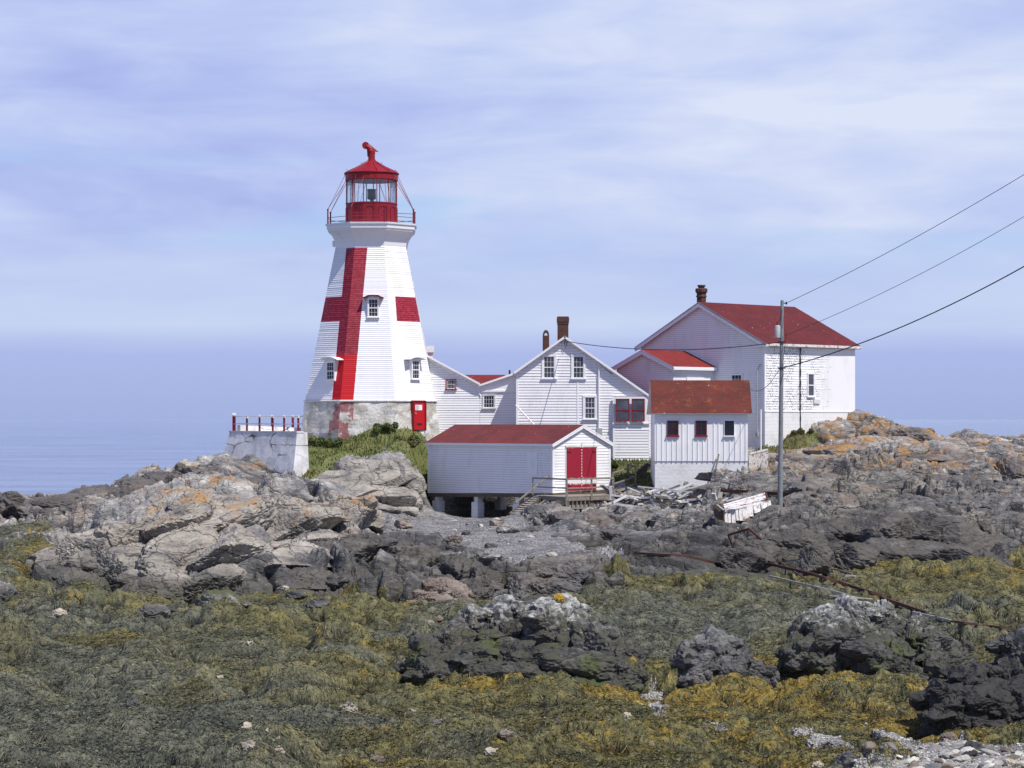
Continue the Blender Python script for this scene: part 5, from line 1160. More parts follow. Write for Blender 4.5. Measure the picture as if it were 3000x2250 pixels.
# white wooden fence and pipe between shed and big house
m = MB(); fa = P(2196, 1330, 141); fb = P(2248, 1318, 144); nrm = 12
for k in range(nrm):
    t = k/(nrm-1); x_ = fa[0]+(fb[0]-fa[0])*t; y_ = fa[1]+(fb[1]-fa[1])*t; zt_ = fa[2]+(fb[2]-fa[2])*t; m.box(x_-.05, x_+.045, y_-.02, y_+.02, G(x_, y_)-.5, zt_+random.uniform(-.03, .03))
m.bar((fa[0], fa[1]-.04, fa[2]+.02), (fb[0], fb[1]-.04, fb[2]+.02), .06, .1)
tag(m.build('plank_fence', M['rotten'], None, fa), 'short weathered white plank fence between the small shed and the pole', 'fence')
pa = P(2229, 1199, 144.5); pb = (pa[0], pa[1], G(pa[0], pa[1])-.1)
tag(MB().tube([pb, pa], .055, 8).build('vent_pipe', M['trim'], None, pb), 'upright white pipe before the near corner of the big house', 'pipe')

# --- deck, stairs
DZ = -4.38
dk = thing('timber_deck', 'weathered grey timber landing with open railings before the boathouse doors', 'deck', (P(1657, 1456, 134.1)[0], 134.1, DZ))
c1 = (PX(1562, 137.6), 137.6); c2 = (PX(1660, 134.2), 134.2); c3 = (PX(1792, 137.0), 137.0); c4 = (PX(1800, 141.2), 141.2); c5 = opt(-.02, .02, 0)[:2]; c0 = (PX(1600, 138.6), 138.6)
m = MB(); ring = [c1, c2, c3, c4, c5, c0]
m.face([(x_, y_, DZ) for x_, y_ in ring]); m.face([(x_, y_, DZ-.06) for x_, y_ in ring][::-1]); m.build('boards', M['wood'], dk)
m = MB()
for a, b in ((c1, c2), (c2, c3), (c3, c4)): m.bar((a[0], a[1]+.02, DZ-.12), (b[0], b[1]+.02, DZ-.12), .06, .2)
m.build('rim_joist', M['wood'], dk)
m = MB(); v2, v3 = Vector((*c2, 0)), Vector((*c3, 0)); 
for k in range(11): p = v2.lerp(v3, (k+.5)/11); m.box(p.x-.03, p.x+.03, p.y-.0, p.y+.05, DZ-.62, DZ-.22)
m.bar((c2[0], c2[1], DZ-.66), (c3[0], c3[1], DZ-.62), .07, .09); m.slab([(c2[0], c2[1]+.15, DZ-.64), (c3[0], c3[1]+.15, DZ-.60), (c3[0], c3[1]+.25, DZ-.25), (c2[0], c2[1]+.25, DZ-.25)], .02); m.build('skirt_studs', M['wood'], dk)
def rail_run(pts, h_=1.0, mid=True, first=True):
    for k, (x_, y_) in enumerate(pts):
        if k == 0 and not first: continue
        zz = G(x_, y_); mm = MB(); mm.box(x_-.055, x_+.055, y_-.055, y_+.055, max(zz-.1, DZ-.75), DZ+h_+.04); mm.build('railing_post', M['wood'], dk)
    mm = MB()
    for a, b in zip(pts[:-1], pts[1:]):
        mm.bar((a[0], a[1]-.07, DZ+h_), (b[0], b[1]-.07, DZ+h_), .04, .09)
        if mid: mm.bar((a[0], a[1]-.07, DZ+h_*.5), (b[0], b[1]-.07, DZ+h_*.5), .04, .07)
    mm.build('railing_rails', M['wood'], dk)
md = ((c2[0]+c3[0])/2+.1, (c2[1]+c3[1])/2)
rail_run([c1, c2]); rail_run([c2, (PX(1733, 135.6), 135.6), (PX(1797, 137.1), 137.1)], first=False)
# walkway going right behind the debris
wk = thing('walkway', 'grey board walkway with railing leading right from the boathouse deck', 'walkway', (PX(1830, 140), 140, -3.9))
wa, wb = (PX(1795, 138), 138), (PX(1862, 141), 141)
m = MB(); m.slab([(wa[0], wa[1], -4.2), (wb[0], wb[1], -3.85), (wb[0]-.3, wb[1]+2.2, -3.85), (wa[0]-.3, wa[1]+2.2, -4.2)], .12); m.build('boards', M['wood'], wk)
for (x_, y_, z0_) in ((wa[0], wa[1], -4.2), (wb[0], wb[1], -3.85), (wb[0]-.35, wb[1]+2.0, -3.85)):
    MB().box(x_-.055, x_+.055, y_-.055, y_+.055, z0_-.6, z0_+1.15).build('railing_post', M['wood'], wk)
m = MB()
for f_ in (1.1, .45): m.bar((wa[0], wa[1]-.07, -4.2+f_), (wb[0], wb[1]-.07, -3.85+f_), .04, .09); m.bar((wb[0], wb[1], -3.85+f_), (wb[0]-.35, wb[1]+2, -3.85+f_), .04, .09)
m.build('railing_rails', M['wood'], wk)
sr = thing('timber_stairs', 'steep timber stairs with one handrail from the deck down to the gravel', 'stairs', (PX(1490, 133), 133, -6))
sa = Vector((PX(1566, 137.2), 137.2, DZ-.05)); fb_ = (PX(1492, 132.5), 132.5); sb = Vector((*fb_, G(*fb_)+.02))
side = Vector((.62, .45, 0))
for s_ in (0, 1):
    m = MB(); m.bar(sa+side*s_, sb+side*s_, .06, .26); m.build('stringer', M['wood_dark'], sr)
for k in range(9):
    p = sa.lerp(sb, (k+.5)/9)+Vector((0, 0, .08)); m = MB(); r_ = side.normalized(); f2 = Vector((sb.x-sa.x, sb.y-sa.y, 0)).normalized()
    m.slab([p-f2*.13, p+f2*.13, p+f2*.13+side, p-f2*.13+side], .04); m.build('tread', M['wood_pale'], sr)
h0 = P(1613, 1389, 138.6); h1 = P(1510, 1474, 133.2); MB().bar(h0, h1, .05, .1).build('handrail', M['wood'], sr)
# steps behind, up to the porch
ss = thing('porch_steps', 'dark timber steps climbing to the porch between house and shed', 'steps', (PX(1880, 143), 143, -3.4))
a = Vector(P(1860, 1392, 141)); b = Vector(P(1915, 1345, 145)); m = MB()
for s_ in (0, 1.0): m.bar(a+Vector((s_*.3, s_*1.1, 0)), b+Vector((s_*.3, s_*1.1, 0)), .06, .25)
m.build('stringers', M['wood_dark'], ss)
for k in range(6): p = a.lerp(b, (k+.5)/6)+Vector((0, 0, .13)); MB().slab([p+Vector((-.13, 0, 0)), p+Vector((.13, 0, 0)), p+Vector((.43, 1.1, 0)), p+Vector((.17, 1.1, 0))], .05).build('tread', M['wood_dark'], ss)

# ================================================================== BROKEN TIMBER AND RAILS
def c7(x, y): return (1700+x/3.16, 1250+y/3.16)
def c8(x, y): return (2200+x/2.765, 1150+y/2.765)
def c10(x, y): return (1000+x/2.212, 1650+y/2.212)
def c11(x, y): return (2000+x/2.212, 1650+y/2.212)
def c9(x, y): return (x/2.212, 1650+y/2.212)
boards = [  # ends in the photograph, width, material, label
    (c7(200, 540), c7(380, 690), .38, 'wood_pale', 'wide pale board tilted against the right end of the deck'),
    (c7(330, 600), c7(415, 690), .10, 'wood_dark', 'dark edged board lying right beside the wide pale board'),
    (c7(535, 568), c7(1175, 635), .12, 'board_white', 'long white board lying on top of the timber heap toward the shed'),
    (c7(505, 665), c7(690, 592), .16, 'board_white', 'thick pale beam slanting up right in the middle of the heap'),
    (c7(655, 670), c7(735, 625), .14, 'board_white', 'short light beam end under the long white board'),
    (c7(440, 578), c7(560, 628), .10, 'board_white', 'short white board at the back left of the heap'),
    (c7(720, 660), c7(790, 608), .14, 'wood', 'stubby tan beam crossing near the right of the heap'),
    (c7(700, 656), c7(815, 660), .08, 'board_white', 'small flat white board at the front right of the heap'),
    (c7(575, 580), c7(600, 620), .14, 'wood', 'upright block standing at the back of the heap'),
    (c7(400, 640), c7(520, 610), .10, 'wood', 'grey board at the left of the heap behind the tilted board'),
    (c7(430, 690), c7(520, 660), .12, 'wood_dark', 'dark short board low at the left front of the heap'),
    (c7(830, 690), c7(1120, 670), .14, 'wood', 'grey brown log lying right of the heap on the rock'),
    (c7(860, 720), c7(1210, 690), .12, 'wood_dark', 'darker log just below the grey brown log'),
    (c7(1235, 625), c7(1250, 690), .22, 'rotten', 'left of two upright peeling post stubs beside the wrecked crib'),
    (c7(1300, 630), c7(1290, 690), .22, 'wood', 'right of two upright post stubs beside the wrecked crib'),
    (c7(1010, 715), c7(1040, 780), .14, 'wood_pale', 'short pale stake leaning over the ledge'),
    (c7(600, 640), c7(640, 600), .1, 'wood_pale', 'tiny pale offcut in the middle of the heap'),
    (c7(360, 620), c7(470, 660), .12, 'wood', 'brown board crossing under the left of the heap'),
]
ends = [e for b_ in boards for e in (b_[0], b_[1])]
hp = hits(ends, 112)
for i, (a, b, w_, m_, lab) in enumerate(boards):
    A, B = Vector(hp[2*i]), Vector(hp[2*i+1])
    Ya = max(125, min(134, A.y))-.7; Yb = Ya+max(-1.8, min(1.8, B.y-.25-Ya)); A = Vector(P(a[0], a[1], Ya)); B = Vector(P(b[0], b[1], Yb))
    A.z += .04*(i % 3); B.z += .04*(i % 3)
    o = MB().bar(A, B, w_, .07 if i not in (3, 4, 6, 8, 13, 14) else .14).build('board', M[m_], None, tuple(A)); tag(o, lab, 'board', 'broken boards heaped between deck and shed')
hb = random.Random(12); q_ = []
for k in range(44):
    x_, y_ = hb.uniform(1780, 2060), hb.uniform(1436, 1480); a_ = hb.gauss(0, .45); l_ = hb.uniform(25, 85); q_.append(((x_, y_), (x_+l_*math.cos(a_), y_-l_*math.sin(a_)*.7)))
hq = hits([e for b_ in q_ for e in b_], 112)
for k, (a, b) in enumerate(q_):
    Ya = max(125, min(134, hq[2*k][1]))-.7; o = MB().bar(P(a[0], a[1], Ya), P(b[0], b[1], Ya+hb.uniform(-.5, .5)), hb.uniform(.12, .24), .10).build('board', M[hb.choice(['board_white', 'board_white', 'board_white', 'wood', 'rotten'])], None, P(a[0], a[1], Ya))
    tag(o, 'short weathered board in the tangle between the deck and the small shed', 'board', 'tangle of short weathered boards')
rails = [
    ([c7(960, 596), c7(1500, 606), c7(2180, 650)], .16, 'rust', 'long straight rusty rail lying in front of the pole foot', 'rail'),
    ([c7(700, 682), c7(900, 668), c7(1080, 652)], .12, 'rust', 'short rusty rail under the right end of the timber heap', 'rail'),
    ([c7(100, 702), c7(430, 692)], .12, 'rust', 'rusty rail lying along the foot of the deck', 'rail'),
    ([c7(495, 1178), c7(1000, 1207), c7(1290, 1280)], .10, 'rust', 'bent rusty rail lying alone on the ledge below the wrecked crib', 'rail'),
    ([c7(1430, 1155), c7(1370, 1012), c7(1560, 955), c7(1890, 1240)], .09, 'rust', 'rusty rod frame bent at two corners below the wrecked crib', 'iron rod'),
    ([c8(150, 1395), c8(500, 1480), c8(800, 1572), c8(1060, 1655), c11(1300, 235), c11(1575, 328)], .12, 'rust', 'longest rusty rail curving down over the rockweed to the lower right', 'rail'),
    ([c8(150, 1495), c8(450, 1565), c8(770, 1645)], .08, 'wood_pale', 'pale straight bar lying below and left of the longest rail', 'bar'),
    ([c8(235, 1380), c8(400, 1362), c8(620, 1420), c8(820, 1478)], .07, 'wood', 'grey bent bar lying above the longest rail', 'bar'),
    ([c8(240, 1382), c8(370, 1470), c8(510, 1560)], .06, 'wood_dark', 'dark thin bar crossing under the longest rail', 'bar'),
    ([c8(540, 1492), c8(670, 1455)], .08, 'wood', 'small tan board on the weed above the longest rail', 'board'),
    ([c8(610, 1482), c8(850, 1492)], .06, 'wood_pale', 'thin white slat on the weed right of the small tan board', 'slat'),
    ([c8(750, 1518), c8(790, 1490)], .09, 'wood', 'short stub lying at the end of the thin white slat', 'board'),
    ([c11(1490, 325), c11(1740, 382)], .08, 'wood_pale', 'pale bar continuing right from the lower end of the longest rail', 'bar'),
    ([c11(1740, 384), c11(1990, 415), c11(2212, 445)], .07, 'rust', 'thin rusty bar running out at the right edge above the black boulder', 'rail'),
    ([c11(950, 215), c11(1230, 238)], .05, 'wood_pale', 'thin white stick behind the tip of the right outcrop', 'stick'),
]
for pts, w_, m_, lab, cat in rails:
    dense = []
    for a, b in zip(pts[:-1], pts[1:]):
        for t in (0, .33, .66): dense.append((a[0]+(b[0]-a[0])*t, a[1]+(b[1]-a[1])*t))
    dense.append(pts[-1]); h_ = [Vector(q) for q in hits(dense, 60)]
    ys = [q.y for q in h_]; s_, e_ = np.median(ys[:max(2, len(ys)//3)]), np.median(ys[-max(2, len(ys)//3):])
    V_ = [Vector(P(d[0], d[1], min(s_+(e_-s_)*i/(len(dense)-1), ys[i])-.12)) for i, d in enumerate(dense)]
    m = MB()
    for a, b in zip(V_[:-1], V_[1:]): m.bar(a+Vector((0, 0, .04)), b+Vector((0, 0, .04)), w_*.7, w_)
    tag(m.build('rusty_rail' if m_ == 'rust' else 'bar', M[m_], None, tuple(V_[0])), lab, cat, 'slipway rails and bars' if cat in ('rail', 'bar') else None)
# wrecked slatted crib
CY = 117.5
cr = thing('broken_crib', 'collapsed slipway crib of rotten white upright planks with a dark post at its left', 'timber crib', P(2190, 1540, CY))
m = MB(); A, B = Vector(P(*c7(1325, 720), CY)), Vector(P(*c7(1710, 612), CY+1.5)); C_, D_ = Vector(P(*c7(1750, 690), CY-.2)), Vector(P(*c7(1340, 775), CY-1.2))
for k in range(5):
    t0_, t1_ = k/5+.01, (k+1)/5-.01; a, b, c_, d_ = A.lerp(D_, t0_), B.lerp(C_, t0_), B.lerp(C_, t1_), A.lerp(D_, t1_); q = random.uniform(-.03, .03)
    m.slab([a+Vector((0, 0, q)), b+Vector((0, 0, q)), c_+Vector((0, 0, q)), d_+Vector((0, 0, q))], .06)
m.build('top_planks', M['rotten'], cr)
for k in range(13):
    t = k/12; x0_ = 1345+(1745-1345)*t; y0_ = 775-85*t; y1_ = 930-t*170+random.uniform(-25, 20); ln_ = 20
    a = Vector(P(*c7(x0_, y0_), CY-1.0+.8*t)); b = Vector(P(*c7(x0_+8+random.uniform(-6, 10), y1_), CY-1.2+.7*t)); MB().bar(b, a, .15+random.uniform(-.03, .05), .1, up=(0, 1, 0)).build('plank', M['rotten'], cr)
m = MB(); a = Vector(P(*c7(1265, 715), CY-1.0)); b = Vector(P(*c7(1300, 955), CY-1.0)); m.bar(b, a, .40, .3, up=(0, 1, 0)); m.build('post', M['wood_dark'], cr)
a = Vector(P(*c7(1325, 745), CY-1.25)); b = Vector(P(*c7(1330, 940), CY-1.25)); MB().bar(b, a, .09, .09).build('iron_strap', M['rust'], cr)
a = Vector(P(*c7(1720, 612), CY+.2)); b = Vector(P(*c7(1745, 760), CY-.2)); MB().bar(b, a, .08, .1).build('iron_strap', M['rust'], cr)
for (xa, ya, xb, yb) in ((1340, 925, 1470, 940), (1265, 720, 1330, 770), (1350, 690, 1500, 650)):
    MB().bar(P(*c7(xa, ya), CY-1.3), P(*c7(xb, yb), CY-1.3), .12, .06).build('plank', M['rotten'], cr)


# ================================================================== ROCKS
_ICO = {}
def ico(sub):
    if sub not in _ICO:
        bm = bmesh.new(); bmesh.ops.create_icosphere(bm, subdivisions=sub, radius=1.0)
        _ICO[sub] = (np.array([v.co[:] for v in bm.verts]), np.array([[v.index for v in f.verts] for f in bm.faces])); bm.free()
    return _ICO[sub]
def blob(c, half, seed, sub=5, rough=.22, facets=16, rz=None, strata=35):
    D, f = ico(sub); r_ = np.random.default_rng(seed)
    N = r_.normal(size=(facets, 3)); N /= np.linalg.norm(N, axis=1)[:, None]; d = r_.uniform(.60, 1.0, facets)
    dots = D@N.T; r = np.min(np.where(dots > .15, d/np.maximum(dots, .15), 9), 1); r = np.minimum(r, 1.12)
    p = D*r[:, None]*np.array(half)
    if rz is None: rz = r_.uniform(-.5, .5)
    cs, sn = math.cos(rz), math.sin(rz); p = np.stack([p[:, 0]*cs-p[:, 1]*sn, p[:, 0]*sn+p[:, 1]*cs, p[:, 2]], 1)
    p = p+np.array(c); s = min(half); S = max(min(half), .25)
    a = math.radians(strata); q = np.stack([p[:, 0]*math.cos(a)+p[:, 2]*math.sin(a), p[:, 1], (-p[:, 0]*math.sin(a)+p[:, 2]*math.cos(a))*1.9], 1)
    disp = np.zeros(len(p))
    for k, (cc, A) in enumerate(((.8, .45), (.36, .75), (.16, .8), (.07, .8))):
        if k >= 2 and sub < 4: break
        f1, f2, cid, dv = worley3(q/(cc*S*1.2)+seed % 97, seed+k*9)
        disp += A*cc*S*((cid-.5)*.55+dv[:, 0]*1.1+dv[:, 2]*.9-.35*sstep(.12, 0, f2-f1))
    disp += .16*S*(fbm3(q*np.array([.8, .8, 2.2])/S, seed+70, 5, .6)-.5)
    return p+D*(disp*rough*2.0)[:, None], f
def outcrop(name, label, cat, blobs, mat, sub=5, rough=.25, seed=1, group=None, strata=35, sink=.5, extra=7):
    """blobs: (px, py_top, half width px, Y, half depth m)"""
    Vs = []; Fs = []; n = 0
    bx = PX(blobs[0][0], blobs[0][3]); by = blobs[0][3]; bz = G(bx, by)
    for i, (px, pt, hw, Y, dp) in enumerate(blobs):
        x = PX(px, Y); hx = hw/F*Y; zt_ = PZ(pt, Y); zb_ = min(G(x, Y-dp*.8), zt_-.2)-sink
        v, f = blob((x, Y, (zt_+zb_)/2), (hx*1.06, dp, (zt_-zb_)/2*1.04), seed*37+i*5, sub, rough, 9, strata=strata)
        Vs.append(v); Fs.append(f+n); n += len(v); r_ = random.Random(seed*7+i)
        for e in range(extra):
            a = v[r_.randrange(len(v))]
            for _ in range(6):
                if a[2] > zb_+.25*(zt_-zb_) and a[1] < Y+.2*dp: break
                a = v[r_.randrange(len(v))]
            s1 = min(hx, (zt_-zb_)/2)*r_.uniform(.25, .55); hh = s1*r_.uniform(.5, .9)
            w_, f_ = blob((a[0], a[1]+s1*.3, min(a[2], zt_-hh*.6)), (s1*r_.uniform(.5, 1.6), s1*r_.uniform(.6, 1.2), hh), seed*91+i*31+e, 4, rough*.9, 8, strata=strata); Vs.append(w_); Fs.append(f_+n); n += len(w_)
    V_ = np.concatenate(Vs)-np.array([[bx, by, bz]]); h_ = (V_[:, 2]-np.percentile(V_[:, 2], 30))/max(.1, np.ptp(V_[:, 2])*.62); me = npmesh(name, V_, np.concatenate(Fs), [mat], smooth=False, attrs={'lum': np.clip(h_, 0, 1)})
    o = bpy.data.objects.new(name, me); COL.objects.link(o); o.location = (bx, by, bz+E); return tag(o, label, cat, group)
outcrop('rock_outcrop', 'jagged dark outcrop with a pale ridge top in the centre foreground above yellow wrack', 'rock',
        [(1255, 1888, 62, 66, .9), (1330, 1845, 90, 66.5, 1.0), (1430, 1792, 105, 67, 1.3), (1520, 1766, 100, 67.2, 1.4), (1630, 1758, 85, 66.8, 1.3), (1700, 1808, 80, 66, 1.2), (1775, 1835, 75, 65.5, 1.2), (1832, 1880, 48, 65, 1.0),
         (1400, 1885, 120, 65, 1.0), (1560, 1880, 140, 64.8, 1.0), (1700, 1900, 130, 64.4, 1.0), (1810, 1945, 72, 64, .8), (1300, 1925, 90, 65, .7), (1480, 1940, 110, 64, .7), (1640, 1950, 100, 63.8, .7)], M['rock_white'], 5, .13, 3, extra=13)
outcrop('rock_outcrop', 'low rounded slate grey outcrop standing between the centre and the right outcrops', 'rock', [(2025, 1885, 55, 65, .9), (2085, 1852, 75, 65.3, 1.0), (2130, 1862, 55, 65.2, .9), (2160, 1895, 50, 65, .8), (2222, 1945, 46, 64.6, .6), (2060, 1915, 80, 64.4, .7), (2150, 1925, 60, 64.4, .6)], M['rock_mid'], 5, .12, 5, strata=60, extra=10)
outcrop('rock_outcrop', 'tall two peaked outcrop on the right with a mossy green middle and yellow tip', 'rock',
        [(2330, 1862, 50, 66.5, .9), (2380, 1810, 70, 67, 1.1), (2430, 1790, 70, 67.2, 1.2), (2500, 1758, 65, 67.4, 1.2), (2590, 1778, 60, 67.2, 1.2), (2640, 1815, 50, 67, 1.0), (2480, 1820, 130, 66.2, 1.1), (2590, 1855, 90, 65.8, 1.0), (2400, 1875, 90, 65.9, .8),
         (2690, 1815, 40, 67, .8), (2725, 1850, 60, 66.6, .9), (2780, 1880, 50, 66.4, .7), (2740, 1915, 55, 65.6, .5), (2640, 1900, 70, 65.4, .6)], M['rock_white'], 5, .13, 8, strata=55, extra=12)
outcrop('black_boulder', 'big black boulder in shade at the lower right edge', 'boulder',
        [(2775, 1990, 58, 56, .8), (2820, 1962, 70, 56.5, 1.0), (2890, 1955, 90, 57, 1.1), (2960, 1895, 70, 57.5, 1.0), (3030, 1850, 90, 57.5, 1.2), (2880, 2010, 150, 56, .9), (3000, 1960, 140, 56.3, 1.1), (2770, 2060, 60, 55.6, .5), (2930, 2070, 140, 55.6, .6), (3120, 1900, 120, 57.5, 1.2)], M['rock_dark'], 5, .12, 11, extra=11)
outcrop('boulder', 'blocky boulder with an olive weed cap in front of the left mound', 'boulder', [(640, 1730, 66, 84, .9), (600, 1790, 40, 83.4, .5), (675, 1745, 40, 84, .7)], M['rock_olive'], 5, .1, 14, strata=10, extra=1)
outcrop('boulder', 'dark round boulder cut by the left edge of the picture', 'boulder', [(0, 1712, 46, 90, .8)], M['rock_mid'], 5, .12, 15, extra=2)
yc = P(1634, 1753, 66.2); v_, f_ = blob((0, 0, 0), (.17, .20, .15), 77, 4, .12, 9); me = npmesh('boulder', v_, f_, [M['rock_yellow']]); yo = bpy.data.objects.new('boulder', me); COL.objects.link(yo); yo.location = (yc[0], yc[1], yc[2]+E); tag(yo, 'small boulder with a bright yellow lichen cap on top of the centre outcrop', 'boulder')
outcrop('boulder', 'rounded pale boulder on the slabs right of the pole foot', 'boulder', [(2470, 1448, 45, 119, 1.2)], M['rock_ledge'], 5, .08, 42, extra=0)
outcrop('rock_outcrop', 'brown cracked rock hump between the weed flat and the gravel', 'rock', [(1250, 1722, 50, 90, .8), (1310, 1700, 60, 91, .9), (1350, 1730, 45, 90, .7), (1290, 1745, 60, 89.4, .6)], M['rock_brown'], 5, .12, 17)
outcrop('rock_outcrop', 'long dark whaleback rock right of the brown hump', 'rock', [(1520, 1690, 70, 95, 1.1), (1600, 1662, 75, 96, 1.3), (1670, 1652, 60, 96.5, 1.2), (1715, 1640, 40, 97, 1.0), (1640, 1700, 80, 95, .9)], M['rock_mid'], 5, .12, 18, strata=-20)
outcrop('boulder', 'angular grey boulder right beside the foot of the timber stairs', 'boulder', [(1572, 1482, 44, 131, 1.2), (1625, 1478, 45, 131.5, 1.2), (1560, 1520, 40, 130, .8)], M['rock_grey'], 5, .1, 19)
outcrop('rock_mound', 'largest rock mound, pale tan and orange, spreading across the left middle ground', 'rock',
        [(215, 1600, 100, 98.5, 2.4), (320, 1550, 130, 99.5, 3.0), (440, 1495, 130, 100.5, 3.4), (550, 1442, 120, 102, 4), (670, 1432, 130, 103, 4), (790, 1440, 120, 104, 3.6), (890, 1455, 110, 106, 3.4), (1000, 1452, 95, 110, 3.0),
         (390, 1610, 140, 97.5, 2.4), (540, 1560, 150, 97.8, 2.8), (690, 1545, 140, 98.2, 2.8), (830, 1590, 130, 98, 2.6), (960, 1560, 100, 102, 2.6), (250, 1680, 90, 96.4, 1.6), (470, 1680, 130, 95.6, 1.6), (640, 1660, 120, 95.8, 1.8), (1060, 1470, 40, 111.5, 2)], M['rock_mound'], 6, .09, 31, extra=2, sink=.8)
outcrop('rock_ridge', 'dark brown shore ridge stepping down from the bastion to the sea at far left', 'rock',
        [(40, 1452, 100, 122, 2.5), (190, 1446, 110, 125, 2.4), (300, 1428, 90, 128, 2.4), (400, 1404, 80, 131, 2.2), (490, 1380, 70, 134, 2.2), (580, 1356, 70, 138, 2.2), (90, 1530, 120, 112, 2.4), (260, 1480, 110, 117, 2.4), (420, 1430, 100, 122, 2.4), (560, 1395, 90, 128, 2.2), (690, 1395, 70, 131, 1.8), (790, 1425, 70, 131, 1.8), (30, 1620, 80, 104, 1.6), (150, 1590, 60, 107, 1.5), (-120, 1450, 120, 120, 3)], M['rock_shore'], 5, .11, 32, extra=3, strata=-20)
outcrop('rock_dome', 'smooth pale grey fissured rock dome left of the boathouse below the grass', 'rock',
        [(945, 1405, 60, 140.5, 1.8), (1010, 1368, 80, 142, 2.2), (1090, 1346, 85, 143, 2.4), (1165, 1356, 65, 143, 2.0), (1205, 1385, 38, 142.6, 1.5), (1030, 1425, 90, 139.8, 1.6), (1130, 1420, 90, 140, 1.8), (1195, 1440, 42, 140.4, 1.2), (1080, 1470, 90, 138, 1.2), (1180, 1480, 45, 138.8, .8)], M['rock_dome'], 6, .05, 39, extra=0)
outcrop('rock_ridge', 'dark jagged ridge sloping down right between the left mound and the central whaleback', 'rock',
        [(1130, 1588, 80, 101, 1.8), (1060, 1575, 90, 101, 2.0), (970, 1590, 80, 100, 1.8), (1230, 1610, 80, 98.5, 1.8), (1320, 1635, 75, 97, 1.6), (1410, 1668, 60, 95.5, 1.4), (1040, 1660, 90, 94.5, 1.6), (1160, 1672, 90, 93, 1.5), (1280, 1690, 70, 93, 1.4), (910, 1670, 90, 95, 1.4), (1390, 1705, 60, 93.4, 1.0)], M['rock_cliff'], 5, .12, 33, extra=4, strata=70)
outcrop('rock_ledge', 'grey brown fractured ledge under the broken boards and the small shed', 'rock',
        [(1660, 1502, 70, 128, 1.8), (1760, 1502, 90, 126.6, 2.0), (1870, 1502, 90, 126, 2.0), (1980, 1506, 80, 124.6, 2.0), (2060, 1512, 60, 122.6, 1.6), (1600, 1540, 60, 125, 1.5), (1700, 1545, 80, 122.5, 1.6), (1810, 1548, 90, 121, 1.8), (1930, 1555, 100, 120, 1.8), (2050, 1575, 80, 116, 1.5), (1880, 1600, 110, 113, 1.6), (1760, 1605, 90, 113, 1.4), (2030, 1625, 100, 109, 1.4)], M['rock_ledge'], 5, .10, 34, extra=3, strata=-30)
outcrop('rock_steps', 'flat grey slabs stepping up from the shed corner to the pole foot', 'rock', [(2130, 1378, 90, 134.6, 1.6), (2220, 1385, 80, 132.5, 1.6), (2120, 1412, 80, 131.6, 1.2), (2285, 1398, 90, 130.8, 1.8), (2400, 1415, 90, 126.5, 3.2), (2340, 1392, 80, 130, 1.6), (2430, 1385, 80, 131, 1.8), (2380, 1445, 90, 121, 1.6), (2330, 1490, 90, 117, 1.4)], M['rock_ledge'], 5, .08, 35, extra=1, strata=-15)
outcrop('rock_crest', 'ochre lichened rock crest at the skyline right of the big house', 'rock', [(2535, 1215, 42, 155.5, 1.3), (2490, 1235, 40, 154, 1.3), (2560, 1250, 50, 152, 1.5), (2670, 1258, 70, 152, 2.0), (2620, 1280, 60, 150, 1.6), (2790, 1288, 70, 148, 1.8), (2880, 1296, 70, 147, 1.6), (2980, 1305, 60, 146, 1.6), (2450, 1300, 90, 146, 2.0), (2700, 1330, 80, 141, 2.0), (2850, 1340, 110, 139, 2.2), (2970, 1350, 80, 138, 2.0), (2560, 1340, 90, 141, 1.8)], M['rock_ochre'], 5, .09, 36, extra=2, strata=-20)
outcrop('rock_cliff', 'grey jagged rocks tumbling down the right slope under the ochre crest', 'rock', [(2590, 1400, 90, 131, 1.8), (2700, 1385, 80, 132, 1.8), (2820, 1400, 80, 130, 1.8), (2930, 1405, 70, 129, 1.8), (2520, 1440, 70, 125, 1.6), (2650, 1450, 80, 123, 1.6), (2780, 1455, 80, 122, 1.6), (2890, 1450, 70, 122, 1.6), (2990, 1440, 70, 124, 1.6), (2960, 1500, 90, 117, 1.8)], M['rock_tumble'], 5, .11, 37, extra=3, strata=60)
outcrop('rock_cliff', 'nearly black slab cliff above the weed at the right', 'rock', [(2590, 1510, 110, 112, 2.0), (2720, 1505, 110, 112, 2.2), (2840, 1535, 110, 110, 2.0), (2440, 1510, 90, 113, 1.8), (2330, 1545, 90, 110, 1.6), (2650, 1570, 120, 107.5, 1.6), (2500, 1590, 90, 106, 1.5), (2390, 1600, 50, 104.5, 1.3), (2790, 1600, 110, 106.5, 1.4), (2240, 1580, 70, 108, 1.4), (2180, 1610, 80, 106, 1.2), (2990, 1570, 80, 112, 1.6), (2900, 1610, 60, 107, 1.2)], M['rock_cliff'], 5, .08, 38, extra=2, strata=-15)
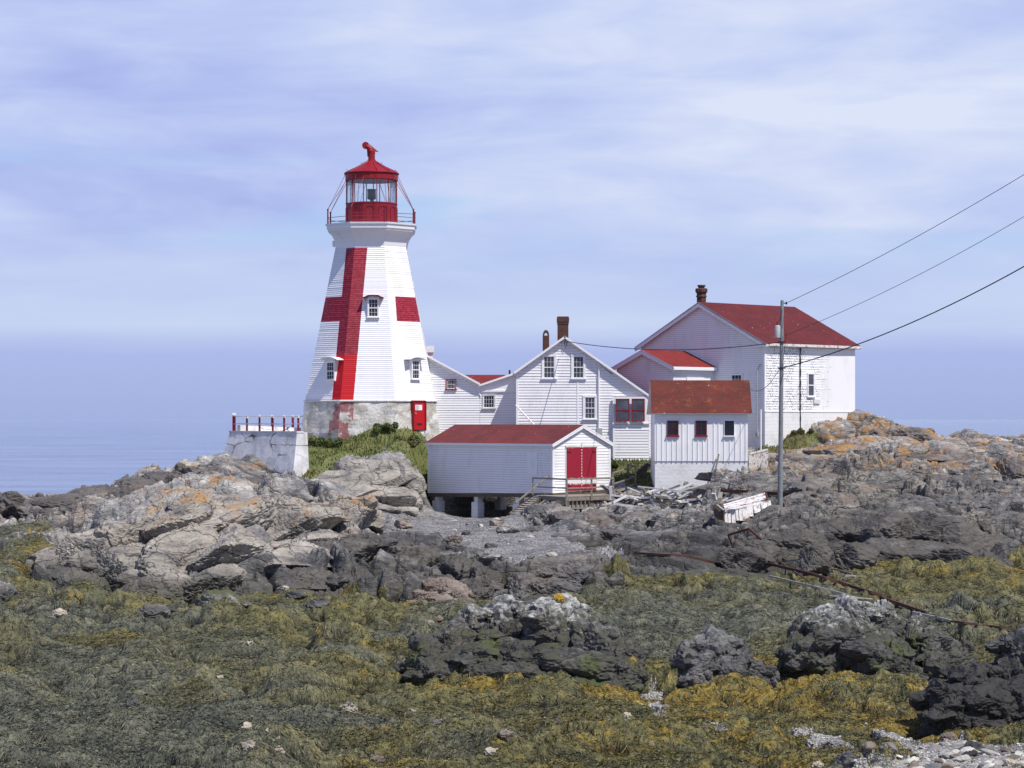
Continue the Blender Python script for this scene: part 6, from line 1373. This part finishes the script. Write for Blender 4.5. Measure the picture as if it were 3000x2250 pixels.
singles = [  # centre x, top y, half width px, extra height factor, material, label
    (1460, 1521, 20, 'rock_brown', 'tan boulder at the left of the stair foot', 'boulder'), (1490, 1537, 28, 'rock_grey', 'flat wedge boulder directly under the stair foot', 'boulder'),
    (1180, 1524, 26, 'rock_brown', 'largest tan boulder lying on the gravel below the boathouse', 'boulder'), (1328, 1567, 22, 'rock_brown', 'oblong orange tan stone in the middle of the gravel', 'stone'),
    (1368, 1557, 13, 'rock_mid', 'small brown stone above right of the orange tan stone', 'stone'), (1440, 1592, 17, 'rock_mid', 'dark stone right of centre on the gravel', 'stone'), (1322, 1594, 18, 'rock_mid', 'dark stone on the lower gravel below the orange tan stone', 'stone'),
    (1440, 1618, 28, 'rock_grey', 'pale flat slab at the lower edge of the gravel', 'slab'), (1555, 1628, 14, 'rock_grey', 'white rounded stone at the lower right edge of the gravel', 'stone'),
    (178, 1788, 19, 'rock_grey', 'pale wedge stone on the weed at far left', 'stone'), (832, 1716, 16, 'rock_grey', 'pale cubic boulder at the foot of the left mound', 'boulder'), (870, 1732, 26, 'rock_mid', 'dark flat boulder just right of the pale cubic boulder', 'boulder'), (930, 1752, 30, 'rock_mid', 'second dark flat boulder further right at the weed edge', 'boulder'),
    (450, 1775, 36, 'rock_mid', 'dark jagged rock poking from the weed below the left mound', 'boulder'), (500, 1782, 22, 'rock_mid', 'smaller dark rock right of the jagged one in the weed', 'boulder'),
    (387, 2055, 18, 'rock_mid', 'half buried grey stone in the weed at lower left', 'stone'), (563, 2182, 9, 'rock_white', 'small upright dark stone with a white top at bottom left', 'stone'),
    (723, 2122, 16, 'rock_grey', 'white edged stone in the lower weed left of centre', 'stone'), (736, 2172, 22, 'rock_grey', 'largest pale stone in the lower weed left of centre', 'stone'), (818, 2162, 10, 'rock_grey', 'small white sliver stone pointing up right', 'stone'), (814, 2190, 15, 'rock_grey', 'thin white slab stone below the sliver', 'stone'), (791, 2136, 12, 'rock_grey', 'pale triangular stone above the sliver', 'stone'),
    (924, 2052, 9, 'rock_grey', 'upright white stone at mid left of the weed', 'stone'), (646, 1984, 9, 'rock_grey', 'tiny pale stone on the weed above lower left', 'stone'), (728, 1882, 12, 'rock_grey', 'pale pink stone on top of a weed hummock', 'stone'),
    (1020, 2059, 24, 'rock_grey', 'broad flat pale stone below left of the centre outcrop', 'stone'), (1210, 2080, 8, 'rock_grey', 'small white stone below the centre outcrop', 'stone'), (1302, 2102, 10, 'rock_grey', 'grey stone beside a dark stone below the centre outcrop', 'stone'), (1279, 2112, 14, 'rock_mid', 'dark stone beside the grey one below the centre outcrop', 'stone'),
    (1486, 2146, 27, 'rock_brown', 'big reddish brown boulder in the weed at bottom centre', 'boulder'), (1443, 2194, 18, 'rock_grey', 'lilac grey stone below left of the reddish boulder', 'stone'), (1104, 2214, 19, 'rock_brown', 'pinkish stone at the bottom left of centre', 'stone'),
    (1838, 2095, 13, 'rock_grey', 'white slab stone in the weed left of the shell patch', 'stone'), (1631, 2110, 10, 'rock_mid', 'brown stone in the weed right of centre', 'stone'), (1284, 1807, 12, 'rock_brown', 'pink white stone above the left end of the centre outcrop', 'stone'), (1262, 1822, 11, 'rock_grey', 'pale stone just left of the pink white one', 'stone'),
    (1904, 2174, 12, 'rock_grey', 'pale stone near the bottom right of centre', 'stone'), (1814, 2170, 11, 'rock_grey', 'creamy stone left of the pale one near the bottom', 'stone'), (2063, 2124, 10, 'rock_brown', 'cream upright stone at the left of the shell patch', 'stone'), (2384, 2209, 11, 'rock_grey', 'grey stone above the shingle at the bottom', 'stone'), (2538, 2125, 6, 'rock_grey', 'tiny white stone left of the shell track', 'stone'),
    (2393, 2236, 16, 'rock_grey', 'light stone cut by the bottom edge', 'stone'), (2775, 2148, 22, 'rock_brown', 'upright brown slab on the shingle below the black boulder', 'slab'), (2850, 2180, 30, 'rock_mid', 'grey tilted slab at the right of the upright brown slab', 'slab'),
    (2845, 2200, 30, 'rock_dark', 'darkest boulder on the shingle at the lower right', 'boulder'), (2490, 2208, 40, 'rock_mid', 'low dark rock at the left of the shingle', 'boulder'), (2975, 2225, 26, 'rock_grey', 'pale boulder in the lower right corner', 'boulder')]
M['stone_light'] = m_rock('pale_scattered_stone', lich=0, tide=False, pale=.9)  # own pale colour of the stones scattered in the weed
singles = [(a, b, h, 'stone_light' if (m_ == 'rock_grey' and b > 1700) else m_, lab, cat) for a, b, h, m_, lab, cat in singles]
hp = hits([(a, b+h*.9) for a, b, h, *_ in singles], 42)
for i, ((px, pt, hw, m_, lab, cat), h_) in enumerate(zip(singles, hp)):
    Y = h_[1]+hw/F*h_[1]*.5; hx = hw/F*Y*1.15; zt_ = PZ(pt, Y)+.03; zb_ = min(h_[2], zt_-hx*.5)-.15
    v, f = blob((PX(px, Y), Y, (zt_+zb_)/2), (hx*1.05, hx*.8, (zt_-zb_)/2*1.05), 900+i*3, 4, .16, 11)
    b_ = (PX(px, Y), Y, zb_+.12); me = npmesh(cat, v-np.array([b_]), f, [M[m_]], smooth=False); o = bpy.data.objects.new(cat, me); COL.objects.link(o); o.location = (b_[0], b_[1], b_[2]+E); tag(o, lab, cat)
# loose beach stones: shared shapes, individual objects
protos = []
for k in range(10):
    v, f = blob((0, 0, 0), (1, .75, .38), 3000+k*3, 3, .12, 9, rz=0); protos.append((v, f))
PM = {}
def stones(n, poly_px, lab, grp, mats, y0, y1, s0, s1, cat='stone', thr=1, nm='stone', seedv=5):
    r_ = random.Random(seedv); out = 0
    xs = []; 
    while len(xs) < n*4:
        px = r_.uniform(min(p[0] for p in poly_px), max(p[0] for p in poly_px)); y = math.exp(r_.uniform(math.log(y0), math.log(y1)))
        if float(sdpoly(np.array([PX(px, y)]), np.array([y]), wp(poly_px))[()][0] if True else 0) < 0: xs.append((PX(px, y), y))
    xs = xs[:n]; X = np.array([a[0] for a in xs]); Y = np.array([a[1] for a in xs]); z = G_all(X, Y)[0]
    for i in range(n):
        k = r_.randrange(10); mk = mats[r_.randrange(len(mats))]
        if (k, mk) not in PM: PM[(k, mk)] = npmesh(nm, protos[k][0], protos[k][1], [M[mk]], smooth=False)
        o = bpy.data.objects.new(nm, PM[(k, mk)]); COL.objects.link(o); s = s0*(s1/s0)**(r_.random()**1.6)
        o.scale = (s, s*r_.uniform(.7, 1.1), s*r_.uniform(.6, 1.3)); o.rotation_euler = (r_.uniform(-.35, .35), r_.uniform(-.35, .35), r_.uniform(0, 6.28)); o.location = (X[i], Y[i], z[i]+E+s*.06); tag(o, lab, cat, grp)
M['stone_pale'] = m_rock('pale_beach_stone', lich=0, tide=False); 
def m_stone(name, a, b):
    n = NT(name); p = n.pos(); oi = n.n('ObjectInfo').outputs['Random']
    c = n.mix(oi, a, b); c = n.mix(n.rng(n.noise(p, 7, 5, .65), .4, .7, 0, .6), c, tuple(x*.45 for x in a)); return n.done(c, .8, n.bump(n.noise(p, 14, 5, .7), .6, .03))
M['st_a'] = m_stone('cream_stone', (.34, .33, .30), (.68, .65, .58)); M['st_b'] = m_stone('grey_stone', (.12, .12, .13), (.34, .31, .29)); M['st_c'] = m_stone('brown_stone', (.12, .10, .08), (.30, .24, .19))
stones(195, [(2100, 48.5), (2400, 50.1), (2690, 51.6), (2700, 53.6), (2860, 53.2), (3080, 52.6), (3080, 47.5), (2050, 47.5)], 'flat angular beach stone among the pale shingle at the lower right', 'loose stones on the lower right shingle', ['st_a', 'st_a', 'st_b', 'st_c'], 46.5, 54.5, .08, .33)
stones(40, [(1110, 126), (1230, 145), (1500, 146), (1550, 130), (1700, 110), (1600, 98), (1480, 99), (1300, 112)], 'small grey stone lying loose on the gravel below the boathouse', 'loose stones on the gravel below the boathouse', ['st_b', 'st_b', 'st_a', 'st_c'], 98, 146, .08, .30, seedv=8)
stones(30, [(1400, 100), (1480, 106), (1620, 106), (1740, 104), (1640, 96), (1500, 96)], 'pale slab in the gully between the gravel and the dark whaleback rock', 'pale slabs at the lower end of the gravel', ['st_a', 'st_b'], 96, 106, .15, .45, seedv=9)
stones(8, [(800, 93.5), (960, 94), (960, 91.5), (800, 91.5)], 'whitish cobble at the foot of the left mound beside the weed', 'whitish cobbles at the foot of the left mound', ['st_a'], 91.5, 94, .10, .25, seedv=10)
# fine pebbles, too many to count
def pebbles():
    r_ = np.random.default_rng(5); n = 14000; u = r_.uniform(-.02, .225, n); y = np.exp(r_.uniform(math.log(44), math.log(64), n)); x = u*y; g = G_all(x, y); ok = g[3] > .4
    x, y, z = x[ok], y[ok], g[0][ok]; n2 = 9000; u = r_.uniform(-.06, .05, n2); yy = r_.uniform(97, 150, n2); xx = u*yy; g2 = G_all(xx, yy); ok = g2[1] > .5
    x = np.concatenate([x, xx[ok]]); y = np.concatenate([y, yy[ok]]); z = np.concatenate([z, g2[0][ok]]); k = len(x)
    D, f = ico(1); s = r_.uniform(.012, .04, k)*np.where(y > 90, 1.5, 1); tn = r_.uniform(0, 1, k)*np.where(y > 90, .55, .9); V_ = (D[None]*s[:, None, None]*np.stack([r_.uniform(.7, 1.5, k), r_.uniform(.7, 1.5, k), r_.uniform(.4, .8, k)], 1)[:, None]+r_.normal(0, .12, (k, len(D), 3))*s[:, None, None])+np.stack([x, y, z+E+.005], 1)[:, None]
    me = npmesh('pebbles', V_.reshape(-1, 3), (f[None]+(np.arange(k)*len(D))[:, None, None]).reshape(-1, 3), [MPEB], attrs={'tone': np.repeat(tn, len(D))})
    o = bpy.data.objects.new('pebbles', me); COL.objects.link(o); tag(o, 'fine pale pebbles and shell bits on the beach', 'pebbles', None, 'stuff')
n = NT('pebble_mix'); t = n.attr('tone'); MPEB = n.done(n.ramp(t, [(0, (.10, .10, .11)), (.4, (.26, .25, .24)), (.75, (.50, .47, .42)), (1, (.74, .72, .68))]), .8)
pebbles()

# ================================================================== SHRUBS
def shrub(px, py_base, Y, hw, h_, lab, seed, n=1500, mat='leaf'):
    h_ *= .8
    r_ = np.random.default_rng(seed); x0 = PX(px, Y); zg_ = G(x0, Y); W2 = hw/F*Y
    root = thing('shrub', lab, 'shrub', (x0, Y, zg_), 'shrubs on the lighthouse slope')
    nc = 9; cc = np.stack([r_.uniform(-.75, .75, nc)*W2, r_.uniform(-.5, .5, nc)*W2*.7, r_.uniform(.25, .75, nc)*h_], 1); cr_ = r_.uniform(.25, .42, nc)*min(W2, h_)*1.2
    k = r_.integers(0, nc, n); d = r_.normal(size=(n, 3)); d /= np.linalg.norm(d, axis=1)[:, None]; p = cc[k]+d*(cr_[k]*r_.uniform(.6, 1.1, n))[:, None]; p[:, 2] = np.maximum(p[:, 2], .0)
    a = r_.normal(size=(n, 3)); a /= np.linalg.norm(a, axis=1)[:, None]; b = np.cross(a, d); b /= np.linalg.norm(b, axis=1)[:, None]+1e-6; s = r_.uniform(.04, .085, n)[:, None]
    V_ = np.stack([p-a*s, p+b*s*.6, p+a*s, p-b*s*.6], 1).reshape(-1, 3); me = npmesh('foliage', V_, np.arange(4*n).reshape(n, 4), [M[mat]], attrs={'tone': np.repeat(r_.uniform(0, 1, n), 4)})
    o = bpy.data.objects.new('foliage', me); COL.objects.link(o); o.parent = root
    m = MB()
    for i in range(5): m.tube([(x0+.1*i-.2, Y, zg_-.05), (x0+cc[i, 0], Y+cc[i, 1], zg_+cc[i, 2])], [.02, .008], 5)
    m.build('stems', M['wood_dark'], root)
for i, a in enumerate([(925, 1310, 146.5, 26, .75, 'dense shrub nearest the bastion at the left end of the slope'), (975, 1330, 146, 34, .7, 'second shrub from the bastion on the slope'), (1050, 1300, 148.5, 40, .55, 'low broad shrub in the middle of the slope'),
                       (1010, 1285, 150, 45, .5, 'wide low shrub close under the cross'), (1130, 1320, 147, 44, .8, 'dark shrub left of the boathouse roof'), (1190, 1325, 146.5, 44, .95, 'tallest shrub on the slope, next to the tallest grass'), (1238, 1330, 146, 30, 1.0, 'shrub touching the left corner of the boathouse'),
                       (1800, 1345, 145.5, 14, 1.1, 'narrow dark shrub between the boathouse gable and the house'), (2000, 1430, 136.2, 26, .45, 'low weedy shrub at the foot of the small shed'), (2290, 1300, 147, 34, .6, 'grassy shrub against the white base of the big house'), (2350, 1275, 150.5, 36, .45, 'dry low shrub further along the base of the big house'),
                       (1100, 1285, 150.5, 40, .45, 'low shrub below the tower door'), (1155, 1290, 150, 40, .5, 'rounded shrub right below the tower door')]):
    shrub(a[0], a[1], a[2], a[3], a[4], a[5], 50+i, n=int(1300*a[3]/35))

# ================================================================== SKY, SUN, CAMERA
wd = bpy.data.worlds.new('World'); sc.world = wd; wd.use_nodes = True; t = wd.node_tree; t.nodes.clear()
n = NT.__new__(NT); n.t = t
out = n.n('OutputWorld'); sky = n.n('TexSky'); sky.sky_type = 'NISHITA'; sky.sun_disc = False; sky.sun_elevation = SUN_EL; sky.sun_rotation = math.pi-SUN_AZ
sky.air_density = 1.0; sky.dust_density = 2.0; sky.ozone_density = 3.0
b1 = n.n('Background'); b1.inputs[1].default_value = .10; t.links.new(sky.outputs[0], b1.inputs[0])
d = n.n('TexCoord').outputs['Generated']; q = n.sep(d); el = q[2]
c1_ = n.noise(n.map(d, (4.4, 4.4, 18), (0, math.radians(-9), 0)), 1.0, 5, .52, .5)
c2_ = n.noise(n.map(d, (14, 14, 60), (0, math.radians(-14), 0)), 1.0, 6, .55, .5)
c3_ = n.noise(n.map(d, (2.6, 2.6, 13)), 1.0, 3, .5, .3)
cl = n.math('ADD', n.math('MULTIPLY', c1_, .62), n.math('ADD', n.math('MULTIPLY', c2_, .24), n.math('MULTIPLY', c3_, .30)))
base = n.ramp(cl, [(.41, (.37, .43, .83)), (.50, (.45, .53, .91)), (.59, (.56, .645, .96)), (.72, (.76, .82, 1.0))])
blue = n.math('MULTIPLY', n.rng(n.noise(n.map(d, (4, 4, 34)), 1.0, 4, .5, .4), .52, .62), n.math('MULTIPLY', n.rng(el, .045, .075), n.rng(el, .125, .095)))
base = n.mix(n.math('MULTIPLY', blue, .5), base, (.42, .66, .96))
eh = n.math('ADD', el, n.math('MULTIPLY', n.math('SUBTRACT', c2_, .5), .006))
low = n.mix(n.rng(n.noise(n.map(d, (6, 6, 40)), 1.0, 3), .35, .65), (.62, .72, .97), (.54, .64, .94))
base = n.mix(n.rng(eh, .085, .040), base, low)
base = n.mix(n.rng(eh, .0390, .0270), base, n.mix(n.rng(el, .030, .0), (.44, .525, .89), (.395, .485, .80)))
base = n.mix(n.rng(el, .175, .42), base, (.16, .23, .54))
b2 = n.n('Background'); b2.inputs[1].default_value = 1.0; t.links.new(base, b2.inputs[0])
mx = n.n('MixShader'); mx.inputs[0].default_value = .90; t.links.new(b1.outputs[0], mx.inputs[1]); t.links.new(b2.outputs[0], mx.inputs[2]); t.links.new(mx.outputs[0], out.inputs[0])
ld = bpy.data.lights.new('sun', 'SUN'); ld.energy = 4.8; ld.angle = math.radians(.5); ld.color = (1.0, .955, .88)
so = bpy.data.objects.new('sun', ld); COL.objects.link(so); so.rotation_euler = SUNV.to_track_quat('Z', 'Y').to_euler(); so.location = (60, 40, 90)
cam = bpy.data.cameras.new('camera'); co = bpy.data.objects.new('camera', cam); COL.objects.link(co); sc.camera = co
co.location = (0, 0, E); co.rotation_euler = (math.pi/2, 0, 0); cam.sensor_width = 36; cam.lens = F/3000*36; cam.shift_y = (HY-1125)/3000; cam.clip_start = .5; cam.clip_end = 90000
sc.view_settings.view_transform = 'Standard'; sc.view_settings.look = 'None'; sc.view_settings.exposure = 0; sc.view_settings.gamma = 1
sc.cycles.max_bounces = 5; sc.cycles.transparent_max_bounces = 12; sc.cycles.use_denoising = True
